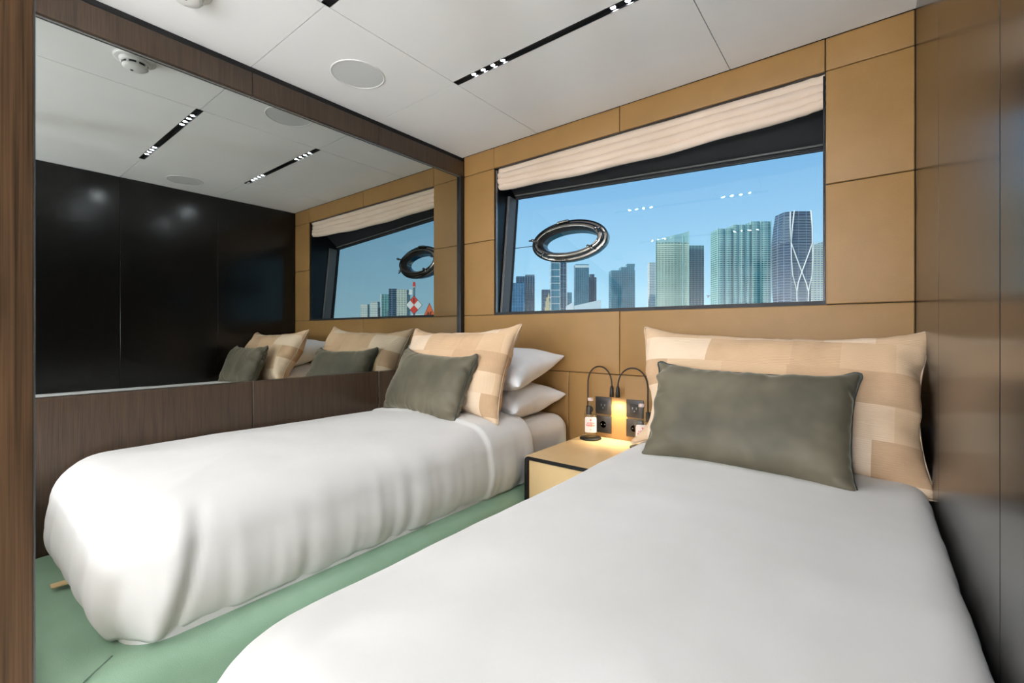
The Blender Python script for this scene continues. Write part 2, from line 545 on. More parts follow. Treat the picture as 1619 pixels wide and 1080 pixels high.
bar('frame_post', GLB, GLT, 0.016, 0.085, M['grey_frame'], (-0.004, -0.064, 0), 0.007)
bar('frame_post', GRB, GRT, 0.016, 0.085, M['grey_frame'], (0.000, -0.070, 0), 0.007)
bar('gasket', GLB, GLT, 0.014, 0.024, M['black_matte'], (-0.003, -0.010, 0))
bar('gasket', GRB, GRT, 0.014, 0.024, M['black_matte'], (0.001, -0.010, 0))
bar('frame_header', GLT, GRT, 0.016, 0.030, M['black_matte'], (0, -0.018, 0.008))
bar('frame_bead', GLT, GRT, 0.008, 0.012, M['grey_frame'], (0, -0.034, 0.022), 0.003)
bar('frame_sill', GLB, GRB, 0.02, 0.04, M['black_matte'], (0, -0.02, -0.014))
box('blind_track', (XA + 0.002, YW + 0.014, ZS), (XA + 0.009, YW + 0.030, ZO - 0.01), M['alu'], win, 0.001, 1)
box('blind_track', (XB - 0.009, YW + 0.014, ZS), (XB - 0.002, YW + 0.030, ZO - 0.01), M['black'], win, 0.001, 1)

# roman blind, gathered
def make_blind():
    nx, ns = 150, 72
    x0, x1 = XA + 0.012, XB - 0.002
    vs = []; fs = []
    for i in range(nx + 1):
        u = i / nx; x = x0 + (x1 - x0) * u
        bot = 1.905 - 0.030 * math.sin(PI * u) ** 0.8 - 0.003 * math.sin(7 * u * PI + 0.5)
        endb = math.exp(-u / 0.025) + math.exp(-(1 - u) / 0.035)
        for j in range(ns + 1):
            s = j / ns
            z = 2.024 + (bot - 2.024) * s
            w2 = 2 * PI * (3.75 * s + 0.25)
            nz = noise.noise(Vector((x * 3.0, s * 4, 1.3)))
            crk = noise.noise(Vector((x * 30, s * 9, 4.0))) * endb
            y = YW + 0.052 - 0.013 * (1 - math.cos(w2)) * (1 + 0.35 * nz) - 0.012 * crk
            z += 0.0105 * math.sin(w2) * (1 + 0.25 * nz) + 0.004 * noise.noise(Vector((x * 2.2, s * 6, 7.7))) + 0.008 * crk
            vs.append((x, y, z))
    for i in range(nx):
        for j in range(ns):
            a = i * (ns + 1) + j
            fs.append((a, a + 1, a + ns + 2, a + ns + 1))
    o = mesh_obj('roman_blind', vs, fs, M['blind'], None, True)
    md = o.modifiers.new('t', 'SOLIDIFY'); md.thickness = 0.002; md.offset = 1
    return tag(o, 'cream roman blind gathered up under the leather strip above the window', 'blind')
make_blind()

# porthole fitted in the window
def porthole():
    n = 72
    ux = (GRB - GLB).normalized(); uz = (GLT - GLB).normalized()
    nn = ux.cross(uz).normalized()           # points to +y or -y
    if nn.y > 0: nn = -nn                    # into the room
    t0 = (-1.434 - GLB.x) / (GRB.x - GLB.x)
    base = GLB + (GRB - GLB) * t0
    cen = base + uz * ((1.556 - base.z) / uz.z)
    t = empty('porthole', cen, 'oval stainless steel opening porthole set in the window glass', 'porthole')
    def P(a, b, ang, h):
        return cen + ux * (a * math.cos(ang)) + uz * (b * math.sin(ang)) + nn * h
    def ring(name, prof, mat):
        bm = bmesh.new(); rr = []
        for a, b, h in prof:
            rr.append([bm.verts.new(P(a, b, 2 * PI * k / n, h)) for k in range(n)])
        for q, w in zip(rr, rr[1:]):
            for k in range(n):
                bm.faces.new((q[k], q[(k + 1) % n], w[(k + 1) % n], w[k]))
        return under(autosmooth(bm_obj(name, bm, mat), 50), t)
    ring('outer_flange', [(0.258, 0.130, 0.0), (0.259, 0.131, 0.006), (0.255, 0.127, 0.012), (0.243, 0.115, 0.014), (0.238, 0.110, 0.014), (0.236, 0.108, 0.006)], M['chrome'])
    ring('hinged_frame', [(0.236, 0.108, 0.004), (0.237, 0.109, 0.026), (0.232, 0.104, 0.033), (0.214, 0.090, 0.036), (0.206, 0.083, 0.034), (0.203, 0.080, 0.026)], M['chrome'])
    ring('gasket', [(0.203, 0.080, 0.027), (0.198, 0.075, 0.020), (0.188, 0.068, -0.012)], M['chrome_dark'])
    ring('tunnel', [(0.188, 0.068, -0.012), (0.186, 0.066, -0.030), (0.182, 0.062, -0.055), (0.190, 0.072, -0.062), (0.240, 0.112, -0.060), (0.250, 0.122, -0.040), (0.252, 0.124, -0.006)], M['chrome'])
    for ang in (172, 232, 318, 22):
        a = R(ang)
        p0 = P(0.222, 0.098, a, 0.030); p1 = P(0.222, 0.098, a, 0.062)
        bm = bmesh.new(); tube_bm(bm, [p0, p1], 0.006, 10)
        ctr = P(0.222, 0.098, a, 0.055)
        rad = (P(1, 0.6, a, 0) - cen).normalized()
        tube_bm(bm, [ctr - rad * 0.012, ctr + rad * 0.034], [0.006, 0.0045], 8)
        clp = under(bm_obj('clamp', bm, M['chrome'], None, True), t)
        bm = bmesh.new(); tube_bm(bm, [P(0.222, 0.098, a, 0.060), P(0.222, 0.098, a, 0.072)], [0.010, 0.008], 12)
        under(bm_obj('clamp_knob', bm, M['chrome'], None, True), clp)
    for ang in (98, 262):
        a0 = R(ang)
        for k in range(5):
            a = a0 + (k - 2) * 0.062
            bm = bmesh.new(); p = P(0.250, 0.122, a, 0.020)
            tube_bm(bm, [p - ux * 0.0062, p + ux * 0.0062], 0.009, 12)
            under(bm_obj('hinge_knuckle', bm, M['chrome']), t)
    bm = bmesh.new()
    tube_bm(bm, [P(0.215, 0.092, R(a), 0.040) for a in range(322, 352, 5)], 0.005, 8)
    under(bm_obj('stay_bar', bm, M['chrome'], None, True), t)
    tube_pts = [P(0.252, 0.12, R(184), 0.02), Vector((-1.822, 2.335, 1.548))]
    under(tube('stay_line', tube_pts, 0.0022, M['rubber'], None, 8), t)
porthole()

# rear door of the cabin, and globes added for fill light (behind the camera)
dr = struct(bpy.data.objects.new('door_1', None)); C.objects.link(dr)
box('door_leaf', (-1.35, YB, 0.02), (-0.60, YB + 0.03, 1.95), M['cream'], dr, 0.002, 1)
tube('door_handle', [(-0.68, YB + 0.03, 1.0), (-0.68, YB + 0.07, 1.0), (-0.80, YB + 0.07, 1.0)], 0.008, M['chrome'], dr)
M['globe'] = emit('fill_globe_glow', (0.92, 0.98, 1.11, 1), FILL_GLOBE)
def fill_globe(x, y, z, nx, ny, label):
    t = empty('fill_globe', (x, y, z), label, 'fill light', 'added fill light globes')
    c = Vector((x + nx * 0.16, y + ny * 0.16, z))
    under(tube('arm', [(x + nx * 0.002, y + ny * 0.002, z), (c.x - nx * 0.08, c.y - ny * 0.08, z)], 0.008, M['alu']), t)
    under(lathe('globe', [(0.09 * math.sin(PI * k / 12), -0.09 * math.cos(PI * k / 12)) for k in range(13)], M['globe'], n=24, loc=c), t)
fill_globe(-1.60, YB, 1.08, 0, 1, 'added fill light globe on the rear wall on the mirror side of the door')
fill_globe(-0.30, YB, 1.08, 0, 1, 'added fill light globe on the rear wall on the far side of the door')
fill_globe(XR, -1.40, 1.08, -1, 0, 'added fill light globe on the painted wall opposite the mirror side')

# ================================================================== BEDS
def rounded_slab(name, lo, hi, rt, rc, mat, parent, n=9, topcurve=0.0):
    """box with rounded plan corners rc and rounded top edge rt"""
    x0, y0, z0 = lo; x1, y1, z1 = hi
    def outline(off):
        pts = []
        r = max(rc - off, 0.004)
        for cx, cy, a0 in ((x1 - rc, y1 - rc, 0), (x0 + rc, y1 - rc, 90), (x0 + rc, y0 + rc, 180), (x1 - rc, y0 + rc, 270)):
            for k in range(n):
                a = R(a0 + 90 * k / (n - 1)); pts.append((cx + r * math.cos(a), cy + r * math.sin(a)))
        return pts
    rings = [(0.0, z0)]
    for k in range(7):
        a = PI / 2 * k / 6
        rings.append((rt * (1 - math.cos(a)), z1 - rt * (1 - math.sin(a))))
    bm = bmesh.new(); rr = []
    for off, z in rings:
        rr.append([bm.verts.new((x, y, z)) for x, y in outline(off)])
    for a, b in zip(rr, rr[1:]):
        for k in range(len(a)):
            k2 = (k + 1) % len(a); bm.faces.new((a[k], a[k2], b[k2], b[k]))
    bm.faces.new(rr[-1]); bm.faces.new(rr[0][::-1])
    return autosmooth(bm_obj(name, bm, mat, parent), 50)

def duvet(name, x0, x1, yf, yh, ztop, zhem, mat, R_e=0.15, Rz=0.13, rc=0.13, seed=1, tuck=0.03, fold_y=None, amp=1.0, pleats=(), crown=0.016, wall_side=0, wall_k=0.5):
    """sheet over a mattress, open at the head (yh); draped on the left, at the foot and on the right"""
    random.seed(seed)
    xc = (x0 + x1) / 2; hw = (x1 - x0) / 2
    path = []      # outline: (px,py,nx,ny)
    NS, NA, NF = 150, 22, 46
    for k in range(NS):
        y = yh + (yf + rc - yh) * k / NS; path.append((x0, y, -1, 0))
    for k in range(NA):
        a = PI + PI / 2 * k / NA; path.append((x0 + rc + rc * math.cos(a), yf + rc + rc * math.sin(a), math.cos(a), math.sin(a)))
    for k in range(NF):
        x = x0 + rc + (x1 - x0 - 2 * rc) * k / NF; path.append((x, yf, 0, -1))
    for k in range(NA):
        a = 1.5 * PI + PI / 2 * k / NA; path.append((x1 - rc + rc * math.cos(a), yf + rc + rc * math.sin(a), math.cos(a), math.sin(a)))
    for k in range(NS + 1):
        y = yf + rc + (yh - yf - rc) * k / NS; path.append((x1, y, 1, 0))
    L = len(path)
    # profile: list of (kind, value)
    prof = []
    for k in range(12): prof.append(('top', k / 12))
    for k in range(10):
        a = PI / 2 * k / 10; prof.append(('arc', a))
    for k in range(17): prof.append(('side', k / 16))
    vs = []; fs = []
    zs0 = ztop - Rz
    arc = 0.0
    for i, (px, py, nx, ny) in enumerate(path):
        if i: arc += math.hypot(px - path[i - 1][0], py - path[i - 1][1])
        mx = xc; my = max(py, yf + hw) if abs(nx) > 0.99 else yf + hw
        if abs(nx) > 0.99 and py < yf + hw: my = yf + hw
        Re = R_e; pe = 1 - wall_k * max(0.0, nx * wall_side) ** 2
        ip = (px - nx * Re, py - ny * Re)
        for kind, q in prof:
            if kind == 'top':
                w = q
                x = mx + (ip[0] - mx) * w; y = my + (ip[1] - my) * w; z = ztop + crown * (1 - w ** 2)
                ex = 0
            elif kind == 'arc':
                s = Re * math.sin(q) ** pe; x = ip[0] + nx * s; y = ip[1] + ny * s; z = zs0 + Rz * math.cos(q) ** pe; ex = 0.25 * q
                z += 0
            else:
                h = q
                bul = 0.012 * math.sin(PI * h) - tuck * h ** 3
                x = px + nx * bul; y = py + ny * bul; z = zs0 + (zhem - zs0) * h; ex = 0.4 + 0.6 * h
            # large soft undulation on the top
            z += amp * 0.006 * noise.noise(Vector((x * 2.6, y * 2.2, seed))) + amp * 0.0022 * noise.noise(Vector((x * 9, y * 7, seed + 5)))
            if fold_y is not None and y > fold_y:
                rise = min(1, (y - fold_y) / 0.008)
                if kind == 'top': z += 0.010 * rise
                else: x += nx * 0.009 * rise; y += ny * 0.009 * rise; z += 0.008 * rise * (1 - ex)
            if ex > 0:
                wv = noise.noise(Vector((arc * 13, z * 2.2 + 3, seed))) * 0.6 + noise.noise(Vector((arc * 30, z * 3.0, seed + 9))) * 0.3
                dsp = amp * 0.017 * ex * wv
                for pa, pw, ph_ in pleats:
                    dd = (arc - pa - 0.08 * (1 - ex)) / pw
                    dsp += ph_ * ex * (math.exp(-dd * dd) - 0.9 * math.exp(-((dd - 1.1) * 1.6) ** 2))
                x += nx * dsp; y += ny * dsp
                if kind == 'side' and q > 0.9:
                    z += 0.010 * noise.noise(Vector((arc * 7, 1.7, seed)))
            x = min(max(x, XL + 0.003), XR - 0.003)      # the sheet lies against the walls
            vs.append((x, y, z))
    n = len(prof)
    for i in range(L - 1):
        for j in range(n - 1):
            a = i * n + j
            if j == 0:
                pass
            fs.append((a, a + n, a + n + 1, a + 1))
    o = mesh_obj(name, vs, fs, mat, None, True)
    bm = bmesh.new(); bm.from_mesh(o.data)
    bmesh.ops.remove_doubles(bm, verts=bm.verts[:], dist=0.0006)
    bmesh.ops.recalc_face_normals(bm, faces=bm.faces[:])
    for f in bm.faces: f.smooth = True
    bm.to_mesh(o.data); bm.free()
    md = o.modifiers.new('t', 'SOLIDIFY'); md.thickness = 0.012; md.offset = -1
    return o

M['seam'] = plain('seam_thread', S(150, 176, 152), 0.6)
# left bed
lb = empty('bed', (-1.65, 1.15, 0), 'single bed with sage green leather base along the mirror wall', 'bed', 'twin beds')
under(rounded_slab('bed_base', (XL + 0.003, 0.125, 0.0), (-1.206, 2.160, 0.292), 0.06, 0.09, M['green'], None), lb)
under(rounded_slab('mattress', (XL + 0.006, 0.26, 0.288), (-1.272, 2.158, 0.560), 0.085, 0.09, M['linen'], None), lb)
under(tube('seam', [(-1.30, 0.24, 0.2925), (-1.25, 0.187, 0.2925), (-1.226, 0.160, 0.284), (-1.214, 0.148, 0.262)], 0.0022, M['seam']), lb)
under(box('pull_tab', (-1.765, 0.196, 0.3055), (-1.735, 0.235, 0.3090), M['tan_light'], None, 0.002), lb)
d1 = duvet('duvet', XL + 0.004, -1.243, 0.215, 1.735, 0.598, 0.298, M['linen'], 0.13, 0.12, 0.15, seed=3, wall_side=-1, wall_k=0.45, fold_y=1.43, pleats=((2.33, 0.030, 0.022), (2.20, 0.03, 0.006), (1.62, 0.04, 0.008)))
tag(d1, 'white duvet draped over the bed along the mirror wall', 'duvet', 'white duvets')

# right bed
rb = empty('bed', (-0.33, 1.15, 0), 'single bed against the black panelled wall in the foreground', 'bed', 'twin beds')
under(rounded_slab('bed_base', (-0.770, 0.125, 0.0), (XR - 0.003, 2.160, 0.292), 0.06, 0.09, M['green'], None), rb)
under(rounded_slab('mattress', (-0.715, 0.26, 0.288), (XR - 0.006, 2.158, 0.560), 0.085, 0.09, M['linen'], None), rb)
d2 = duvet('duvet', -0.748, XR - 0.004, 0.185, 1.80, 0.592, 0.298, M['linen'], 0.13, 0.12, 0.15, seed=8, wall_side=1, wall_k=0.6, pleats=((2.45, 0.03, 0.015),))
tag(d2, 'white duvet over the foreground bed against the black wall', 'duvet', 'white duvets')

# ------------------------------------------------------------------ pillows: inflated two-sheet cloth (position based dynamics)
def inflate(w, h, nx, ny, press, seed, iters=130, pucker=0.94, sub=5, bend=0.02):
    """two cloth sheets sewn along a slightly gathered seam and filled: gives creases at the seam"""
    rng = np.random.default_rng(seed)
    X, Y = np.meshgrid(np.linspace(-w / 2, w / 2, nx + 1), np.linspace(-h / 2, h / 2, ny + 1), indexing='ij')
    front = np.arange((nx + 1) * (ny + 1)).reshape(nx + 1, ny + 1)
    back = front.copy(); cnt = front.size
    inner = np.zeros_like(front, bool); inner[1:-1, 1:-1] = True
    back[inner] = cnt + np.arange(inner.sum())
    P = np.zeros((cnt + inner.sum(), 3))
    P[front.ravel(), 0] = X.ravel(); P[front.ravel(), 1] = Y.ravel()
    P[back[inner], 0] = X[inner]; P[back[inner], 1] = Y[inner]
    bulge = (1 - (2 * X / w) ** 2) * (1 - (2 * Y / h) ** 2) * 0.02
    P[front[inner], 2] = bulge[inner]; P[back[inner], 2] = -bulge[inner]
    P += rng.normal(0, 0.0015, P.shape)
    groups = []
    dx, dy = w / nx, h / ny
    RX = np.full((nx + 1, ny + 1), dx); RX[:, 0] *= pucker; RX[:, -1] *= pucker
    RY = np.full((nx + 1, ny + 1), dy); RY[0, :] *= pucker; RY[-1, :] *= pucker
    def add(a, b, rest, kt, kc):
        n_ = a.size
        groups.append((a.ravel(), b.ravel(), rest.ravel() if isinstance(rest, np.ndarray) else rest, kt, kc))
    for g in (front, back):
        dg = math.hypot(dx, dy)
        for o in (0, 1):
            a, b, r_ = g[o:-1:2, :], g[o + 1::2, :], RX[o:-1:2, :]; add(a, b[:a.shape[0]], r_, 1.0, 0.15)
            a, b, r_ = g[:, o:-1:2], g[:, o + 1::2], RY[:, o:-1:2]; add(a, b[:, :a.shape[1]], r_, 1.0, 0.15)
            a = g[o:-1:2, :-1]; add(a, g[o + 1::2, 1:][:a.shape[0]], dg, 0.3, 0.03)
            a = g[o:-1:2, 1:]; add(a, g[o + 1::2, :-1][:a.shape[0]], dg, 0.3, 0.03)
        for o in (0, 1, 2, 3):
            a, b = g[o:-2:4, :], g[o + 2::4, :]; m_ = min(a.shape[0], b.shape[0]); add(a[:m_], b[:m_], 2 * dx, 0.0, bend)
            a, b = g[:, o:-2:4], g[:, o + 2::4]; m_ = min(a.shape[1], b.shape[1]); add(a[:, :m_], b[:, :m_], 2 * dy, 0.0, bend)
    tri = []
    for g, s in ((front, 1), (back, -1)):
        a, b, c, d = g[:-1, :-1].ravel(), g[1:, :-1].ravel(), g[1:, 1:].ravel(), g[:-1, 1:].ravel()
        tri.append(np.stack([a, b, c, d] if s > 0 else [a, d, c, b], 1))
    Q = np.concatenate(tri)
    V = np.zeros_like(P)
    for it in range(iters):
        nrm = np.cross(P[Q[:, 2]] - P[Q[:, 0]], P[Q[:, 3]] - P[Q[:, 1]])
        F = np.zeros_like(P)
        for k in range(4):
            for c_ in range(3):
                F[:, c_] += np.bincount(Q[:, k], nrm[:, c_], len(P))
        V = (V + F * press) * 0.88
        old = P.copy(); P = P + V
        for _ in range(sub):
            for a, b, rest, kt, kc in groups:
                dlt = P[b] - P[a]; ln = np.sqrt((dlt ** 2).sum(1)) + 1e-9
                c = (ln - rest) / ln
                c *= np.where(c > 0, kt * 0.5, kc * 0.5)
                sh = dlt * c[:, None]
                P[a] += sh; P[b] -= sh
        V = P - old
    return P, Q, front, back

def pillow_mesh(name, w, h, nx, ny, thick, mat, seed, press=0.22, iters=90, shape=None, crease=0.006, edge_w=(1, 1, 1, 1), freq=26, reach=0.07, dents=0.006):
    """edge_w: crease weight for left, right, bottom, top seam"""
    P, Q, fr, bk = inflate(w, h, nx, ny, press, seed, iters)
    t = P[:, 2].max() - P[:, 2].min()
    P[:, 2] *= (thick / t) ** 0.7
    P -= (P.max(0) + P.min(0)) / 2
    nrm = np.cross(P[Q[:, 2]] - P[Q[:, 0]], P[Q[:, 3]] - P[Q[:, 1]])
    N = np.zeros_like(P)
    for k in range(4):
        for c_ in range(3):
            N[:, c_] += np.bincount(Q[:, k], nrm[:, c_], len(P))
    N /= np.linalg.norm(N, axis=1)[:, None] + 1e-9
    rest = np.zeros((len(P), 3))
    gx, gy = np.meshgrid(np.linspace(0, w, nx + 1), np.linspace(0, h, ny + 1), indexing='ij')
    for g, side in ((bk, 1), (fr, 0)):
        rest[g.ravel(), 0] = gx.ravel(); rest[g.ravel(), 1] = gy.ravel(); rest[g.ravel(), 2] = side
    for i in range(len(P)):
        x, y, sd = rest[i]
        tot = 0.0
        for e, (d, q) in enumerate(((x, y), (w - x, y), (y, x), (h - y, x))):
            env = min(1.0, d / 0.018) * math.exp(-d / reach)
            if env < 0.03 or not edge_w[e]: continue
            sk = noise.noise(Vector((q * 9, d * 14, seed + e * 3.1))) * 0.035
            nz = noise.noise(Vector(((q + sk) * freq, d * 5, seed + e * 7.7 + sd * 13)))
            ln = 0.55 + 0.75 * noise.noise(Vector((q * 7, e * 5.0, seed + 2.2)))
            tot += edge_w[e] * (1 - 3.0 * abs(nz)) * env * max(0.0, ln)
        dn = noise.noise(Vector((x * 9, y * 9, seed + sd * 5.5)))
        inside = min(1.0, min(x, w - x, y, h - y) / 0.05)
        P[i] += N[i] * (crease * tot + dents * dn * inside)
    if shape is not None:
        P = shape(P)
    me = bpy.data.meshes.new(name)
    me.from_pydata([tuple(p) for p in P], [], [tuple(int(i) for i in q) for q in Q])
    me.validate(); me.update()
    me.polygons.foreach_set('use_smooth', [True] * len(me.polygons))
    me.materials.append(mat)
    rim = np.concatenate([fr[:, 0], fr[-1, 1:], fr[-2::-1, -1], fr[0, -2:0:-1]])
    return me, P[rim]

def place(mesh, rim, name, loc, yaw, lean, roll, label, cat, group, piping=None, seam_r=0.003, sx=1.0):
    """mesh local: x width, y up, z front. Stand it: lean = tilt back from vertical, roll in its own plane"""
    o = bpy.data.objects.new(name, mesh); C.objects.link(o)
    mt = Matrix.Translation(loc) @ Matrix.Rotation(yaw, 4, 'Z') @ Matrix.Rotation(PI / 2 - lean, 4, 'X') @ Matrix.Rotation(roll, 4, 'Z')
    o.matrix_world = mt @ Matrix.Diagonal((sx, 1, 1, 1))
    md = o.modifiers.new('sub', 'SUBSURF'); md.levels = 1; md.render_levels = 1
    tag(o, label, cat, group)
    if piping is not None:
        bm = bmesh.new(); n = len(rim); k = 6
        rings = []
        for i in range(n):
            d = Vector(rim[(i + 1) % n] - rim[i - 1]).normalized(); u, w_ = frame_of(d)
            rings.append([bm.verts.new(Vector(rim[i]) + (u * math.cos(2 * PI * q / k) + w_ * math.sin(2 * PI * q / k)) * seam_r) for q in range(k)])
        for i in range(n):
            a, b = rings[i], rings[(i + 1) % n]
            # align ring phase
            best = min(range(k), key=lambda s: sum((a[q].co - b[(q + s) % k].co).length for q in range(k)))
            for q in range(k):
                bm.faces.new((a[q], a[(q + 1) % k], b[(q + 1 + best) % k], b[(q + best) % k]))
        p = bm_obj('piping', bm, piping, o, True)
    return o

M['velvet_dark'] = plain('velvet_piping', S(46, 54, 52), 0.6)
M['patch_edge'] = plain('weave_edge', S(206, 180, 152), 0.8)
vm, vr = pillow_mesh('velvet_cushion', 0.590, 0.352, 72, 44, 0.135, M['velvet'], 4, crease=0.016, edge_w=(0.8, 1.7, 0.6, 0.35), freq=24, reach=0.055, iters=70)
vm2, vr2 = vm, vr
def tuck_left(P):
    """the lower left edge is pushed in beside the nightstand"""
    P = P.copy(); hw = P[:, 0].max()
    s_ = np.clip(-P[:, 0] / hw, 0, 1) ** 3
    P[:, 0] += s_ * 0.092 * np.exp(-((P[:, 1] + 0.12) / 0.13) ** 2)
    return P
pm, pr = pillow_mesh('woven_cushion', 0.92, 0.51, 76, 44, 0.165, M['patch'], 6, crease=0.010, edge_w=(0.7, 1.5, 0.7, 0.4), freq=16, reach=0.08, dents=0.012, iters=70, shape=tuck_left)
pm2, pr2 = pillow_mesh('woven_cushion', 0.84, 0.51, 70, 44, 0.17, M['patch'], 16, crease=0.010, edge_w=(0.5, 1.6, 0.8, 0.4), freq=16, reach=0.09, dents=0.012, iters=70)
wm, wr_ = pillow_mesh('white_pillow', 0.82, 0.50, 56, 36, 0.185, M['pillow_white'], 9, crease=0.006, freq=14, reach=0.10, dents=0.006, iters=80)
wm2, wr2_ = wm, wr_

G1 = 'dark velvet cushions'; G2 = 'woven patchwork cushions'; G3 = 'white sleeping pillows'
# left bed
place(wm, wr_, 'pillow', (-1.685, 1.915, 0.640), 0.0, R(85), 0.0, 'lower white pillow stacked at the head of the mirror-side bed', 'pillow', G3)
place(wm2, wr2_, 'pillow', (-1.685, 1.905, 0.805), 0.02, R(74), R(181), 'upper white pillow stacked at the head of the mirror-side bed', 'pillow', G3)
place(pm2, pr2, 'woven_cushion', (-1.702, 1.655, 0.805), R(-3), R(22), R(1.5), 'beige patchwork woven cushion leaning on white pillows beside the mirror', 'cushion', G2, M['patch_edge'])
place(vm, vr, 'velvet_cushion', (-1.715, 1.510, 0.745), R(-4), R(24), R(-2.0), 'small olive velvet cushion standing on the mirror-side bed', 'cushion', G1, M['velvet_dark'])
# right bed
place(wm2, wr2_, 'pillow', (-0.265, 1.915, 0.640), 0.0, R(85), 0.0, 'lower white pillow stacked on the foreground bed behind woven cushion', 'pillow', G3, sx=0.92)
place(wm, wr_, 'pillow', (-0.265, 1.925, 0.828), 0.0, R(72), 0.0, 'upper white pillow peeking above the woven cushion on the foreground bed', 'pillow', G3, sx=0.92)
place(pm, pr, 'woven_cushion', (-0.297, 1.735, 0.790), R(-1), R(24), R(-1.5), 'wide beige patchwork woven cushion on the foreground bed', 'cushion', G2, M['patch_edge'])
place(vm2, vr2, 'velvet_cushion', (-0.303, 1.525, 0.735), R(0), R(24), R(179.0), 'olive velvet cushion in the middle of the foreground bed', 'cushion', G1, M['velvet_dark'])

# ================================================================== NIGHTSTAND AND ITS THINGS
NX0, NX1, NY, NZ = -1.200, -0.775, 1.620, 0.452
ns = empty('nightstand', (-0.99, 1.9, 0), 'tan nightstand with black rounded frame between the two beds', 'nightstand')
under(box('top', (NX0 + 0.004, NY + 0.004, NZ - 0.012), (NX1 - 0.004, 2.162, NZ), M['tan_light'], None, 0.002), ns)
# black U frame on the front with rounded corners
def front_frame():
    bm = bmesh.new()
    r, wd_ = 0.022, 0.015
    def path(off):
        x0, x1, z1 = NX0 + off, NX1 - off, NZ - off - 0.0005; rr = max(r - off, 0.004)
        pts = [(x0, 0.02)]
        for k in range(7):
            a = PI - PI / 2 * k / 6; pts.append((x0 + rr + rr * math.cos(a), z1 - rr + rr * math.sin(a)))
        for k in range(7):
            a = PI / 2 - PI / 2 * k / 6; pts.append((x1 - rr + rr * math.cos(a), z1 - rr + rr * math.sin(a)))
        pts.append((x1, 0.02)); return pts
    A, B = path(0), path(wd_)
    v = []
    for (xa, za), (xb, zb) in zip(A, B):
        v.append([bm.verts.new((xa, NY, za)), bm.verts.new((xb, NY, zb)), bm.verts.new((xb, NY + 0.03, zb)), bm.verts.new((xa, NY + 0.03, za))])
    for p, q in zip(v, v[1:]):
        for k in range(4):
            bm.faces.new((p[k], p[(k + 1) % 4], q[(k + 1) % 4], q[k]))
    bm.faces.new(v[0]); bm.faces.new(v[-1][::-1])
    return bm_obj('frame', bm, M['black'])
under(front_frame(), ns)
under(box('side', (NX0, NY + 0.03, 0.02), (NX0 + 0.014, 2.160, NZ - 0.0125), M['black']), ns)
under(box('side', (NX1 - 0.014, NY + 0.03, 0.02), (NX1, 2.160, NZ - 0.0125), M['black']), ns)
under(box('drawer', (NX0 + 0.018, NY + 0.010, 0.245), (NX1 - 0.018, NY + 0.028, NZ - 0.020), M['tan_light'], None, 0.002), ns)
under(box('drawer', (NX0 + 0.018, NY + 0.010, 0.035), (NX1 - 0.018, NY + 0.028, 0.240), M['tan_light'], None, 0.002), ns)

